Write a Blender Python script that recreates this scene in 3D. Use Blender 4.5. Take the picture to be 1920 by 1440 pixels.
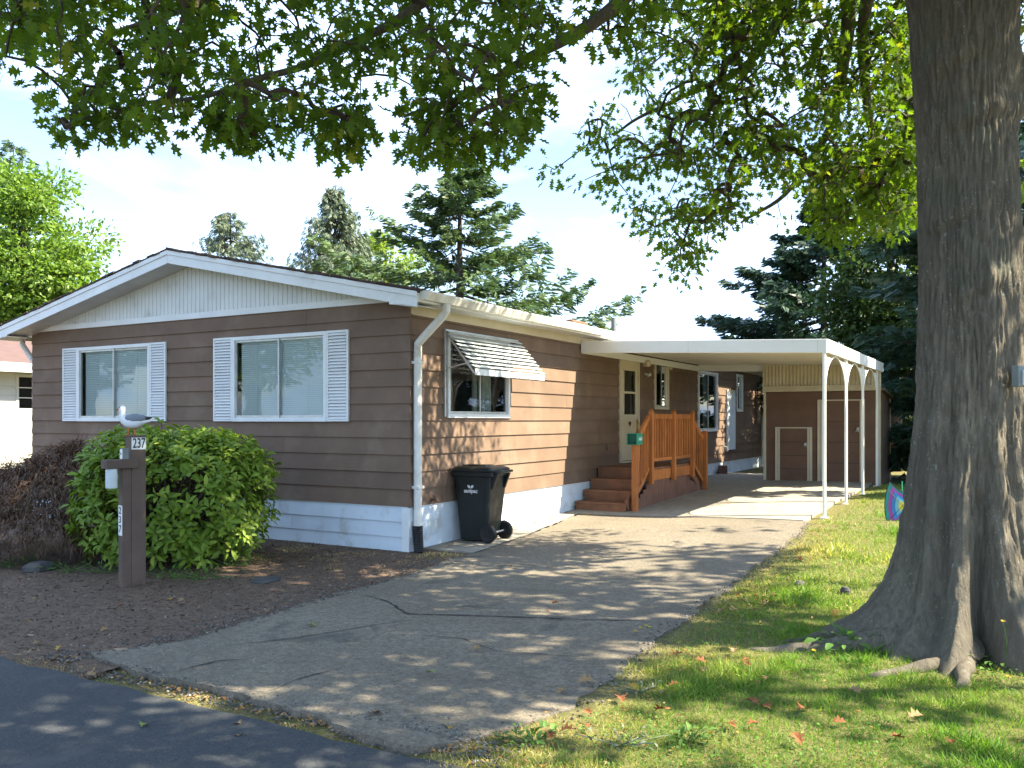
import bpy, math, random
import numpy as np
from mathutils import Vector, Matrix, noise as mnoise

# ------------------------------------------------------------------ clear
for o in list(bpy.data.objects):
    bpy.data.objects.remove(o, do_unlink=True)
scene = bpy.context.scene
COL = scene.collection
R = math.radians
rng = np.random.default_rng(7)
random.seed(7)

# ------------------------------------------------------------------ camera
FPX, HOR, CAMH = 1625.0, 787.0, 1.62          # focal length and horizon in pixels of the 1920 x 1440 frame
cam_data = bpy.data.cameras.new('camera')
cam = bpy.data.objects.new('camera', cam_data)
COL.objects.link(cam)
cam.location = (0, 0, CAMH)
cam.rotation_euler = (R(90), 0, 0)
cam_data.sensor_width = 36.0
cam_data.lens = 36.0 * FPX / 1920.0
cam_data.shift_y = (HOR - 720.0) / 1920.0
cam_data.clip_end = 3000
scene.camera = cam
scene.render.resolution_x = 1024
scene.render.resolution_y = 768

# ------------------------------------------------------------------ sun and sky
SUN = Vector((0.653, -0.133, 0.745)).normalized()       # towards the sun
EL = math.asin(SUN.z)
AZ = math.atan2(SUN.x, SUN.y)
sl = bpy.data.lights.new('sun', 'SUN')
sl.energy = 5.0
sl.angle = R(0.53)
sl.color = (1.0, 0.91, 0.69)
so = bpy.data.objects.new('sun', sl)
COL.objects.link(so)
so.rotation_euler = (-SUN).to_track_quat('-Z', 'Y').to_euler()
so.location = (10, -5, 20)

world = bpy.data.worlds.new('World')
scene.world = world
world.use_nodes = True
wn = world.node_tree
for n in list(wn.nodes):
    wn.nodes.remove(n)
def wnode(t, **kw):
    n = wn.nodes.new(t)
    for k, v in kw.items():
        setattr(n, k, v)
    return n
wo = wnode('ShaderNodeOutputWorld')
bg = wnode('ShaderNodeBackground')
bg.inputs['Strength'].default_value = 0.10
sky = wnode('ShaderNodeTexSky', sky_type='NISHITA')
sky.sun_disc = False
sky.sun_elevation = EL
sky.sun_rotation = AZ
sky.air_density = 1.0
sky.dust_density = 0.6
sky.ozone_density = 1.4
tc = wnode('ShaderNodeTexCoord')
sep = wnode('ShaderNodeSeparateXYZ')
wn.links.new(tc.outputs['Generated'], sep.inputs[0])
mx = wnode('ShaderNodeMath', operation='ABSOLUTE')
wn.links.new(sep.outputs['Z'], mx.inputs[0])
ad = wnode('ShaderNodeMath', operation='ADD')
ad.inputs[1].default_value = 0.22
wn.links.new(mx.outputs[0], ad.inputs[0])
dv = wnode('ShaderNodeVectorMath', operation='DIVIDE')
cmb = wnode('ShaderNodeCombineXYZ')
for k in range(3):
    wn.links.new(ad.outputs[0], cmb.inputs[k])
wn.links.new(tc.outputs['Generated'], dv.inputs[0])
wn.links.new(cmb.outputs[0], dv.inputs[1])
mp = wnode('ShaderNodeMapping')
mp.inputs['Location'].default_value = (3.1, 1.7, 0.0)
wn.links.new(dv.outputs[0], mp.inputs['Vector'])
cn = wnode('ShaderNodeTexNoise')
cn.inputs['Scale'].default_value = 1.5
cn.inputs['Detail'].default_value = 9
cn.inputs['Roughness'].default_value = 0.52
cn.inputs['Distortion'].default_value = 0.25
wn.links.new(mp.outputs[0], cn.inputs['Vector'])
cr = wnode('ShaderNodeValToRGB')
cr.color_ramp.elements[0].position = 0.42
cr.color_ramp.elements[1].position = 0.56
wn.links.new(cn.outputs['Fac'], cr.inputs[0])
mixw = wnode('ShaderNodeMixRGB')
wn.links.new(cr.outputs[0], mixw.inputs[0])
wn.links.new(sky.outputs[0], mixw.inputs[1])
mixw.inputs[2].default_value = (3.4, 4.7, 6.9, 1)       # sunlit white cloud
wn.links.new(mixw.outputs[0], bg.inputs['Color'])
wn.links.new(bg.outputs[0], wo.inputs['Surface'])

scene.cycles.max_bounces = 6
scene.cycles.diffuse_bounces = 3
scene.cycles.glossy_bounces = 3
scene.cycles.transmission_bounces = 4
scene.cycles.transparent_max_bounces = 8

scene.view_settings.view_transform = 'Standard'
scene.view_settings.look = 'None'
scene.view_settings.exposure = 2.1
scene.view_settings.gamma = 1.0
scene.view_settings.use_curve_mapping = False

# ------------------------------------------------------------------ frames
ROT = R(-30.04)
CX, CY = -1.24416, 10.53
EX = Vector((math.cos(ROT), math.sin(ROT), 0))
EY = Vector((-math.sin(ROT), math.cos(ROT), 0))
def W(x, b, z=0.0):                       # house frame -> world
    return Vector((CX, CY, z)) + EX * x + EY * b
def Linv(X, Y):
    dx, dy = X - CX, Y - CY
    return dx * EX.x + dy * EX.y, dx * EY.x + dy * EY.y
def P(u, v, Y):                           # a point Y metres ahead of the camera
    return Vector(((u - 960) / FPX * Y, Y, CAMH - (v - HOR) / FPX * Y))
def pix(X, Y, Z):
    return 960 + FPX * X / Y, HOR - FPX * (Z - CAMH) / Y
def ss(x, a, b):
    t = np.clip((np.asarray(x, dtype=float) - a) / (b - a), 0, 1)
    return t * t * (3 - 2 * t)
def g(x, b):                              # ground height in the house frame
    return .27 * ss(b, -1.5, 13.5) + .08 * ss(x, .6, 3.8) * ss(b, -1, 4) * (1 - .6 * ss(b, 5, 11))
def gw(X, Y):
    x, b = Linv(X, Y)
    return float(g(x, b))
def nz(x, y, z=0.0, s=1.0):
    return mnoise.noise(Vector((x * s, y * s, z)))
def npnoise(x, y, seed=0, octaves=3):
    """cheap smooth value noise on arrays, about 0..1"""
    x = np.asarray(x, float); y = np.asarray(y, float)
    out = np.zeros_like(x); amp = 1.0; tot = 0
    for k in range(octaves):
        xi = np.floor(x).astype(np.int64); yi = np.floor(y).astype(np.int64)
        fx = x - xi; fy = y - yi
        fx = fx * fx * (3 - 2 * fx); fy = fy * fy * (3 - 2 * fy)
        def h(a, b):
            n = (a * 374761393 + b * 668265263 + (seed + k) * 1274126177) & 0x7fffffff
            n = ((n ^ (n >> 13)) * 1103515245) & 0x7fffffff
            return ((n ^ (n >> 16)) & 0xffff) / 65535.0
        v = (h(xi, yi) * (1 - fx) + h(xi + 1, yi) * fx) * (1 - fy) + (h(xi, yi + 1) * (1 - fx) + h(xi + 1, yi + 1) * fx) * fy
        out += amp * v; tot += amp
        amp *= .5; x = x * 2.03 + 17.1; y = y * 2.03 + 5.3
    return out / tot

# ------------------------------------------------------------------ mesh helpers
class MB:
    def __init__(self):
        self.v = []; self.f = []
    def add(self, vs, fs):
        k = len(self.v)
        self.v += [tuple(p) for p in vs]
        self.f += [tuple(i + k for i in q) for q in fs]
        return self
    def box(self, x0, x1, y0, y1, z0, z1):
        vs = [(x0, y0, z0), (x1, y0, z0), (x1, y1, z0), (x0, y1, z0), (x0, y0, z1), (x1, y0, z1), (x1, y1, z1), (x0, y1, z1)]
        return self.add(vs, [(0, 3, 2, 1), (4, 5, 6, 7), (0, 1, 5, 4), (1, 2, 6, 5), (2, 3, 7, 6), (3, 0, 4, 7)])
    def hexa(self, b4, t4):
        return self.add(list(b4) + list(t4), [(0, 3, 2, 1), (4, 5, 6, 7), (0, 1, 5, 4), (1, 2, 6, 5), (2, 3, 7, 6), (3, 0, 4, 7)])
    def bar(self, p, q, w, h, up=(0, 0, 1)):
        p = Vector(p); q = Vector(q); d = (q - p).normalized(); up = Vector(up)
        s = d.cross(up)
        if s.length < 1e-4:
            s = d.cross(Vector((1, 0, 0)))
        s.normalize(); u = s.cross(d).normalized()
        s *= w / 2; u *= h / 2
        return self.hexa([p - s - u, p + s - u, p + s + u, p - s + u], [q - s - u, q + s - u, q + s + u, q - s + u])
    def prism(self, poly, vec):
        n = len(poly); vec = Vector(vec)
        vs = [Vector(p) for p in poly] + [Vector(p) + vec for p in poly]
        fs = [tuple(range(n - 1, -1, -1)), tuple(range(n, 2 * n))]
        fs += [(i, (i + 1) % n, (i + 1) % n + n, i + n) for i in range(n)]
        return self.add(vs, fs)
    def tube(self, pts, rad, n=8, cap=True, squash=None):
        pts = [Vector(p) for p in pts]
        if not hasattr(rad, '__len__'):
            rad = [rad] * len(pts)
        vs = []; fs = []
        ref = None
        for i, p in enumerate(pts):
            d = (pts[min(i + 1, len(pts) - 1)] - pts[max(i - 1, 0)])
            if d.length < 1e-9:
                d = Vector((0, 0, 1))
            d.normalize()
            if ref is None:
                ref = Vector((0, 0, 1)) if abs(d.z) < .9 else Vector((1, 0, 0))
            s = d.cross(ref)
            if s.length < 1e-5:
                s = d.cross(Vector((0, 1, 0)))
            s.normalize(); u = s.cross(d).normalized(); ref = u
            for k in range(n):
                a = 2 * math.pi * k / n
                r = rad[i]
                if squash:
                    vs.append(p + s * (math.cos(a) * r * squash[0]) + u * (math.sin(a) * r * squash[1]))
                else:
                    vs.append(p + s * (math.cos(a) * r) + u * (math.sin(a) * r))
        m = len(pts)
        for i in range(m - 1):
            for k in range(n):
                a = i * n + k; b = i * n + (k + 1) % n
                fs.append((a, b, b + n, a + n))
        if cap:
            fs.append(tuple(range(n - 1, -1, -1)))
            fs.append(tuple((m - 1) * n + k for k in range(n)))
        return self.add(vs, fs)
    def lathe(self, prof, n=16, c=(0, 0, 0), axis='z'):
        vs = []; fs = []
        for (r, h) in prof:
            for k in range(n):
                a = 2 * math.pi * k / n
                x, y = r * math.cos(a), r * math.sin(a)
                p = (x, y, h) if axis == 'z' else ((h, x, y) if axis == 'x' else (x, h, y))
                vs.append((p[0] + c[0], p[1] + c[1], p[2] + c[2]))
        m = len(prof)
        for i in range(m - 1):
            for k in range(n):
                a = i * n + k; b = i * n + (k + 1) % n
                fs.append((a, b, b + n, a + n))
        fs.append(tuple(range(n - 1, -1, -1)))
        fs.append(tuple((m - 1) * n + k for k in range(n)))
        return self.add(vs, fs)
    def mesh(self, name):
        me = bpy.data.meshes.new(name)
        me.from_pydata(self.v, [], self.f)
        me.update()
        return me
    def build(self, name, mat, parent=None, smooth=False, bevel=0.0, fix=True):
        me = self.mesh(name)
        if fix:
            import bmesh
            bm = bmesh.new(); bm.from_mesh(me)
            bmesh.ops.recalc_face_normals(bm, faces=bm.faces)
            bm.to_mesh(me); bm.free()
        return link(name, me, mat, parent, smooth, bevel)

def link(name, me, mat, parent=None, smooth=False, bevel=0.0):
    o = bpy.data.objects.new(name, me)
    COL.objects.link(o)
    if mat is not None:
        if not me.materials:
            me.materials.append(mat)
    if smooth:
        me.polygons.foreach_set('use_smooth', [True] * len(me.polygons))
    if bevel:
        m = o.modifiers.new('bevel', 'BEVEL'); m.width = bevel; m.segments = 2; m.limit_method = 'ANGLE'
    if parent is not None:
        o.parent = parent
    return o

def tag(o, label=None, cat=None, group=None, kind=None):
    if label: o['label'] = label
    if cat: o['category'] = cat
    if group: o['group'] = group
    if kind: o['kind'] = kind
    return o

def thing(name, label, cat, loc, rotz=ROT, group=None):
    o = bpy.data.objects.new(name, None)
    COL.objects.link(o)
    o.empty_display_size = .2
    o.location = loc; o.rotation_euler = (0, 0, rotz)
    return tag(o, label, cat, group)

def np_mesh(name, verts, nv, polys_idx, counts):
    """mesh from flat arrays: verts (N,3), polys_idx flat loops, counts per polygon"""
    me = bpy.data.meshes.new(name)
    me.vertices.add(len(verts))
    me.vertices.foreach_set('co', np.asarray(verts, np.float32).ravel())
    me.loops.add(len(polys_idx))
    me.loops.foreach_set('vertex_index', np.asarray(polys_idx, np.int32))
    me.polygons.add(len(counts))
    st = np.concatenate([[0], np.cumsum(counts)[:-1]]).astype(np.int32)
    me.polygons.foreach_set('loop_start', st)
    me.polygons.foreach_set('loop_total', np.asarray(counts, np.int32))
    me.update(calc_edges=True)
    return me

def scatter(name, tv, tf, Rm, T, S):
    """N copies of a template (tv, tf) with rotation matrices Rm (N,3,3), places T (N,3), scales S (N,) or (N,3)"""
    tv = np.asarray(tv, float); N = len(T); n = len(tv)
    S = np.asarray(S, float)
    if S.ndim == 1:
        S = S[:, None]
    loc = tv[None, :, :] * S[:, None, :]
    V = np.einsum('nij,nkj->nki', Rm, loc) + np.asarray(T)[:, None, :]
    flat = np.concatenate([np.asarray(q) for q in tf])
    cnt = np.array([len(q) for q in tf])
    idx = (flat[None, :] + (np.arange(N) * n)[:, None]).ravel()
    return np_mesh(name, V.reshape(-1, 3), n, idx, np.tile(cnt, N))

def frames(d, up):
    """rotation matrices with local Y = d and local Z near up; arrays (N,3)"""
    d = d / np.linalg.norm(d, axis=1, keepdims=True)
    x = np.cross(d, up)
    ln = np.linalg.norm(x, axis=1, keepdims=True)
    x = np.where(ln < 1e-4, np.array([[1.0, 0, 0]]), x / np.maximum(ln, 1e-6))
    z = np.cross(x, d)
    return np.stack([x, d, z], axis=2)

def randdir(n, r=rng):
    v = r.normal(size=(n, 3))
    return v / np.linalg.norm(v, axis=1, keepdims=True)

# ------------------------------------------------------------------ materials
def new_mat(name):
    m = bpy.data.materials.new(name); m.use_nodes = True
    nt = m.node_tree
    for n in list(nt.nodes):
        nt.nodes.remove(n)
    out = nt.nodes.new('ShaderNodeOutputMaterial')
    pb = nt.nodes.new('ShaderNodeBsdfPrincipled')
    nt.links.new(pb.outputs[0], out.inputs[0])
    return m, nt, pb, out

def N(nt, t, **kw):
    n = nt.nodes.new(t)
    for k, v in kw.items():
        setattr(n, k, v)
    return n

def noise_fac(nt, scale, stretch=(1, 1, 1), detail=6, rough=.55, lo=.35, hi=.65, coord='Object', dist=0.0):
    t = N(nt, 'ShaderNodeTexCoord'); mp = N(nt, 'ShaderNodeMapping')
    mp.inputs['Scale'].default_value = stretch
    nt.links.new(t.outputs[coord], mp.inputs['Vector'])
    nn = N(nt, 'ShaderNodeTexNoise')
    nn.inputs['Scale'].default_value = scale; nn.inputs['Detail'].default_value = detail
    nn.inputs['Roughness'].default_value = rough; nn.inputs['Distortion'].default_value = dist
    nt.links.new(mp.outputs[0], nn.inputs['Vector'])
    mr = N(nt, 'ShaderNodeMapRange')
    mr.inputs['From Min'].default_value = lo; mr.inputs['From Max'].default_value = hi
    nt.links.new(nn.outputs['Fac'], mr.inputs['Value'])
    return mr.outputs[0], nn.outputs['Fac']

def mixc(nt, fac, a, b, mode='MIX'):
    m = N(nt, 'ShaderNodeMixRGB', blend_type=mode)
    if hasattr(fac, 'links') or hasattr(fac, 'is_linked'):
        nt.links.new(fac, m.inputs[0])
    else:
        m.inputs[0].default_value = fac
    for i, c in ((1, a), (2, b)):
        if isinstance(c, (tuple, list)):
            m.inputs[i].default_value = (*c[:3], 1)
        else:
            nt.links.new(c, m.inputs[i])
    return m.outputs[0]

def bump(nt, pb, height, strength=.3, dist=.01):
    b = N(nt, 'ShaderNodeBump')
    b.inputs['Strength'].default_value = strength; b.inputs['Distance'].default_value = dist
    nt.links.new(height, b.inputs['Height'])
    nt.links.new(b.outputs[0], pb.inputs['Normal'])
    return b

def mat(name, c1, c2=None, scale=3.0, rough=.65, bmp=0.0, bscale=60.0, bdist=.004, stretch=(1, 1, 1), bstretch=None, rand=0.0, metal=0.0, spec=.35,
        dirt=None, dscale=1.2, dlo=.52, dhi=.75, lo=.35, hi=.65):
    m, nt, pb, out = new_mat(name)
    pb.inputs['Roughness'].default_value = rough
    pb.inputs['Metallic'].default_value = metal
    pb.inputs['Specular IOR Level'].default_value = spec
    if c2 is None:
        c2 = tuple(c * .8 for c in c1)
    f, raw = noise_fac(nt, scale, stretch, lo=lo, hi=hi)
    col = mixc(nt, f, c1, c2)
    if dirt:
        f2, _ = noise_fac(nt, dscale, (1, 1, 1), lo=dlo, hi=dhi, detail=8, rough=.65)
        col = mixc(nt, f2, col, dirt)
    if rand:
        oi = N(nt, 'ShaderNodeObjectInfo')
        mr = N(nt, 'ShaderNodeMapRange')
        mr.inputs['To Min'].default_value = 1 - rand; mr.inputs['To Max'].default_value = 1 + rand
        nt.links.new(oi.outputs['Random'], mr.inputs['Value'])
        hs = N(nt, 'ShaderNodeHueSaturation')
        nt.links.new(mr.outputs[0], hs.inputs['Value'])
        nt.links.new(col, hs.inputs['Color'])
        col = hs.outputs[0]
    nt.links.new(col, pb.inputs['Base Color'])
    if bmp:
        _, h = noise_fac(nt, bscale, bstretch or stretch, detail=5)
        bump(nt, pb, h, bmp, bdist)
    return m

def leaf_mat(name, a, b, trans, tfac=.4, rough=.5, c=None, attr=None, spec=.3):
    """diffuse + translucent leaf; colour differs leaf by leaf"""
    m, nt, pb, out = new_mat(name)
    pb.inputs['Roughness'].default_value = rough
    pb.inputs['Specular IOR Level'].default_value = spec
    if attr:
        at = N(nt, 'ShaderNodeAttribute'); at.attribute_name = attr
        col = at.outputs['Color']
        ge = N(nt, 'ShaderNodeNewGeometry')
        mr = N(nt, 'ShaderNodeMapRange'); mr.inputs['To Min'].default_value = .7; mr.inputs['To Max'].default_value = 1.35
        nt.links.new(ge.outputs['Random Per Island'], mr.inputs['Value'])
        hs = N(nt, 'ShaderNodeHueSaturation'); nt.links.new(mr.outputs[0], hs.inputs['Value']); nt.links.new(col, hs.inputs['Color'])
        col = hs.outputs[0]
    else:
        ge = N(nt, 'ShaderNodeNewGeometry'); oi = N(nt, 'ShaderNodeObjectInfo')
        ad = N(nt, 'ShaderNodeMath', operation='ADD'); fr = N(nt, 'ShaderNodeMath', operation='FRACT')
        nt.links.new(ge.outputs['Random Per Island'], ad.inputs[0]); nt.links.new(oi.outputs['Random'], ad.inputs[1])
        nt.links.new(ad.outputs[0], fr.inputs[0])
        rp = N(nt, 'ShaderNodeValToRGB')
        rp.color_ramp.elements[0].color = (*a, 1); rp.color_ramp.elements[1].color = (*b, 1)
        if c:
            e = rp.color_ramp.elements.new(.92); e.color = (*b, 1)
            rp.color_ramp.elements[-1].color = (*c, 1)
        nt.links.new(fr.outputs[0], rp.inputs[0])
        col = rp.outputs[0]
    nt.links.new(col, pb.inputs['Base Color'])
    tr = N(nt, 'ShaderNodeBsdfTranslucent')
    tcol = mixc(nt, 1.0, col, trans, 'MULTIPLY')
    nt.links.new(tcol, tr.inputs['Color'])
    mx = N(nt, 'ShaderNodeMixShader'); mx.inputs[0].default_value = tfac
    nt.links.new(pb.outputs[0], mx.inputs[1]); nt.links.new(tr.outputs[0], mx.inputs[2])
    nt.links.new(mx.outputs[0], out.inputs[0])
    return m

def glass_mat(name, tint=(.75, .85, .82), refl=.12):
    m, nt, pb, out = new_mat(name)
    nt.nodes.remove(pb)
    tr = N(nt, 'ShaderNodeBsdfTransparent'); tr.inputs['Color'].default_value = (*tint, 1)
    gl = N(nt, 'ShaderNodeBsdfGlossy'); gl.inputs['Roughness'].default_value = .02
    f, raw = noise_fac(nt, 1.3, detail=2)
    b = N(nt, 'ShaderNodeBump'); b.inputs['Strength'].default_value = .12; b.inputs['Distance'].default_value = .02
    nt.links.new(raw, b.inputs['Height']); nt.links.new(b.outputs[0], gl.inputs['Normal'])
    lw = N(nt, 'ShaderNodeFresnel'); lw.inputs['IOR'].default_value = 1.5
    ad = N(nt, 'ShaderNodeMath', operation='ADD'); ad.inputs[1].default_value = refl; ad.use_clamp = True
    nt.links.new(lw.outputs[0], ad.inputs[0])
    mx = N(nt, 'ShaderNodeMixShader')
    nt.links.new(ad.outputs[0], mx.inputs[0]); nt.links.new(tr.outputs[0], mx.inputs[1]); nt.links.new(gl.outputs[0], mx.inputs[2])
    nt.links.new(mx.outputs[0], out.inputs[0])
    return m

M = {}
M['siding'] = mat('brown_siding', (.184, .119, .082), (.150, .098, .068), 2.2, .75, .35, 50, .003, stretch=(1, 1, 1), bstretch=(3, 3, .18), rand=.09, dirt=(.225, .162, .120), dscale=1.4)
M['siding_side'] = M['siding']
M['white'] = mat('white_paint', (.78, .79, .79), (.70, .71, .71), 2.5, .45, .05, 40, dirt=(.52, .51, .47), dscale=1.6, dlo=.58, dhi=.85)
M['skirt'] = mat('pale_blue_skirting', (.66, .72, .78), (.58, .64, .70), 2.0, .6, .2, 40, .003, bstretch=(3, 3, .3), dirt=(.40, .38, .33), dscale=2.6, dlo=.54, dhi=.76, rand=.05)
M['cream'] = mat('cream_paint', (.62, .55, .40), (.55, .48, .34), 2.0, .55, .06, 40, dirt=(.40, .33, .22), dlo=.55, dhi=.85)
M['soffit'] = mat('soffit_metal', (.62, .62, .60), (.53, .53, .52), 3, .5, .05, 30, rand=.05)
M['panel'] = mat('gable_panel_paint', (.70, .72, .71), (.62, .64, .63), 2, .55, 0, dirt=(.45, .45, .42), dscale=2.0, dlo=.55, dhi=.8)
M['shingle'] = mat('shingle', (.085, .055, .042), (.045, .032, .028), 14, .95, .6, 90, .006, rand=.1)
M['alu'] = mat('aluminium', (.62, .63, .62), (.50, .51, .50), 6, .42, .05, 80, metal=.55, dirt=(.36, .36, .34), dlo=.55, dhi=.8)
M['awning'] = mat('awning_slat_paint', (.66, .70, .72), (.56, .60, .62), 5, .45, .05, 60, dirt=(.36, .37, .36), dscale=3, dlo=.5, dhi=.8, rand=.05)
M['gutter'] = mat('gutter_paint', (.78, .76, .72), (.66, .63, .57), 4, .4, .08, 30, dirt=(.42, .37, .29), dscale=3.5, dlo=.52, dhi=.75, stretch=(1, 3, 1))
M['glass'] = glass_mat('window_glass', (.88, .95, .92), .02)
M['glass_dark'] = glass_mat('window_glass_dim', (.62, .68, .66), .03)
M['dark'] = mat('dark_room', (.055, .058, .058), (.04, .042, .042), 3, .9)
M['blind'] = mat('blind_slat', (.74, .77, .78), (.68, .71, .72), 2, .5)
M['curtain'] = mat('curtain_cloth', (.62, .62, .58), (.50, .50, .46), 6, .9)
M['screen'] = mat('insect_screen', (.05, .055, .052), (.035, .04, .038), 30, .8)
M['black'] = mat('black_plastic', (.018, .018, .019), (.011, .011, .012), 8, .5, .15, 200, .001)
M['bin'] = mat('bin_plastic', (.017, .022, .021), (.012, .015, .015), 4, .42, .12, 260, .001, dirt=(.05, .05, .045), dscale=4, dlo=.6, dhi=.85)
M['cedar'] = mat('stained_cedar', (.46, .165, .042), (.33, .110, .030), 7, .6, .25, 40, .003, stretch=(1, 1, .25), rand=.14, dirt=(.15, .055, .02), dlo=.55, dhi=.8)
M['cedar_worn'] = mat('worn_redwood', (.25, .115, .062), (.17, .078, .045), 5, .75, .3, 40, .003, rand=.12, dirt=(.24, .14, .09), dlo=.58, dhi=.85)
M['redpanel'] = mat('red_brown_panel', (.195, .095, .062), (.145, .072, .048), 4, .75, .2, 50, .003, dirt=(.24, .13, .10), dlo=.6, dhi=.9)
M['green'] = mat('green_enamel', (.03, .30, .19), (.025, .25, .16), 3, .4)
M['green_dark'] = mat('green_enamel_inside', (.015, .12, .085), (.012, .10, .07), 3, .6)
M['brass'] = mat('brass', (.62, .42, .13), (.50, .33, .10), 6, .3, metal=.9)
M['red'] = mat('dark_red_ornament', (.10, .015, .012), (.07, .01, .01), 6, .5)
M['postwood'] = mat('brown_painted_post', (.135, .092, .072), (.105, .073, .058), 5, .8, .4, 50, .004, bstretch=(4, 4, .25), rand=.1, dirt=(.16, .12, .10), dlo=.55, dhi=.85)
M['plate'] = mat('white_number_plate', (.80, .80, .78), (.72, .72, .70), 6, .4)
M['ink'] = mat('black_numerals', (.012, .012, .014), (.010, .010, .012), 6, .4)
M['inkblue'] = mat('navy_numerals', (.014, .018, .05), (.012, .014, .04), 6, .4)
M['logo'] = mat('white_logo_print', (.75, .75, .74), (.66, .66, .65), 30, .5)
M['device'] = mat('pale_device_plastic', (.58, .64, .66), (.50, .55, .57), 6, .4, dirt=(.36, .38, .37), dlo=.55, dhi=.8)
M['greybox'] = mat('grey_box', (.20, .23, .23), (.15, .17, .17), 6, .5, dirt=(.28, .28, .26))
M['concrete_block'] = mat('red_clay_block', (.20, .105, .085), (.15, .08, .065), 10, .9, .4, 60)
M['roofpink'] = mat('faded_red_roof', (.135, .080, .068), (.105, .062, .054), 5, .8, .3, 30)
M['whitesiding'] = mat('neighbour_white_siding', (.56, .55, .51), (.51, .50, .46), 2, .6, rand=.03)
# ------------------------------------------------------------------ ground, road, driveway
def ground_material(name, cols, sc1, sc2, bscale, bdist, rough=.95, speck=None, spscale=220, bstr=.6, stain=None):
    m, nt, pb, out = new_mat(name)
    pb.inputs['Roughness'].default_value = rough
    pb.inputs['Specular IOR Level'].default_value = .2
    f1, _ = noise_fac(nt, sc1, detail=8, rough=.62)
    f2, _ = noise_fac(nt, sc2, detail=6, rough=.7, lo=.38, hi=.62)
    col = mixc(nt, f1, cols[0], cols[1])
    col = mixc(nt, f2, col, cols[2])
    if speck:
        f3, _ = noise_fac(nt, spscale, detail=2, lo=.60, hi=.68)
        col = mixc(nt, f3, col, speck)
        f4, _ = noise_fac(nt, spscale * .55, detail=2, lo=.62, hi=.72)
        col = mixc(nt, f4, col, tuple(c * .55 for c in cols[0]))
    if stain:
        f5, _ = noise_fac(nt, 1.7, detail=5, rough=.6, lo=.60, hi=.70, dist=.6)
        col = mixc(nt, f5, col, stain)
    nt.links.new(col, pb.inputs['Base Color'])
    _, h = noise_fac(nt, bscale, detail=8, rough=.7)
    bump(nt, pb, h, bstr, bdist)
    return m

M['soil'] = ground_material('lawn_soil', [(.120, .115, .040), (.075, .090, .026), (.19, .155, .070)], 1.6, 24, 60, .03)
M['mulch'] = ground_material('mulch_soil', [(.138, .092, .064), (.180, .118, .082), (.092, .064, .047)], 1.6, 14, 45, .03, speck=(.26, .19, .14), spscale=60)
M['asphalt'] = ground_material('fresh_asphalt', [(.048, .051, .055), (.062, .064, .067), (.041, .044, .048)], .7, 30, 220, .004, .85, speck=(.11, .11, .112), spscale=120, bstr=.4, stain=(.070, .071, .073))
M['old_asphalt'] = ground_material('weathered_driveway', [(.165, .138, .104), (.250, .212, .162), (.130, .110, .086)], .8, 26, 90, .010, .92, speck=(.28, .25, .20), spscale=70, bstr=.7, stain=(.095, .085, .072))
M['slab'] = ground_material('carport_concrete', [(.30, .27, .225), (.36, .325, .27), (.25, .225, .19)], .8, 7, 120, .003, .9, bstr=.3)
M['crack'] = mat('crack_dirt', (.022, .020, .018), (.04, .035, .03), 9, 1.0)

hroot = W(0, 0, 0)
def place_house_frame(o):
    o.location = (CX, CY, 0); o.rotation_euler = (0, 0, ROT)
    return o

def sheet(name, xs, bs, zf, m, skirt=0.0, smooth=True):
    """grid over arrays xs(b row dependent) in the house frame; xs is function (i,j)->(x,b)"""
    pass

def grid_obj(name, X, B, Z, m, skirt=0.0, kind='structure'):
    nr, ncl = X.shape
    V = np.stack([X, B, Z], axis=2).reshape(-1, 3).tolist()
    F = []
    for i in range(nr - 1):
        for j in range(ncl - 1):
            a = i * ncl + j
            F.append((a, a + 1, a + 1 + ncl, a + ncl))
    if skirt:
        ring = [(0, j) for j in range(ncl)] + [(i, ncl - 1) for i in range(1, nr)] + [(nr - 1, j) for j in range(ncl - 2, -1, -1)] + [(i, 0) for i in range(nr - 2, 0, -1)]
        k0 = len(V)
        for (i, j) in ring:
            p = V[i * ncl + j]
            V.append([p[0], p[1], p[2] - skirt])
        n = len(ring)
        for q in range(n):
            a = ring[q][0] * ncl + ring[q][1]
            b = ring[(q + 1) % n][0] * ncl + ring[(q + 1) % n][1]
            F.append((b, a, k0 + q, k0 + (q + 1) % n))
    me = bpy.data.meshes.new(name)
    me.from_pydata(V, [], F); me.update()
    o = link(name, me, m, None, smooth=not skirt)
    place_house_frame(o)
    tag(o, kind=kind)
    return o

def axis_pts(*segs):
    out = []
    for a, b, s in segs:
        out += list(np.arange(a, b, s))
    out.append(segs[-1][1])
    return np.array(out)

gx = axis_pts((-400, -60, 40), (-60, -14, 4), (-14, 12, .25), (12, 60, 4), (60, 400, 40))
gb = axis_pts((-200, -20, 20), (-20, -8, 2), (-8, 14, .25), (14, 60, 3), (60, 500, 40))
GX, GB = np.meshgrid(gx, gb)
GZ = g(GX, GB) + .018 * (npnoise(GX * 1.3, GB * 1.3, 3) - .5) - .02
# a low crown of turf on the lawn side, the road lies a little lower
GZ = GZ + .035 * ss(GX, 3.75, 4.15) * ss(GB, -5.6, -4.9) * (1 - ss(GB, 10.3, 11)) - .03 * (1 - ss(GB, -5.35, -5.05))
ground = grid_obj('ground', GX, GB, GZ, M['soil'])

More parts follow.
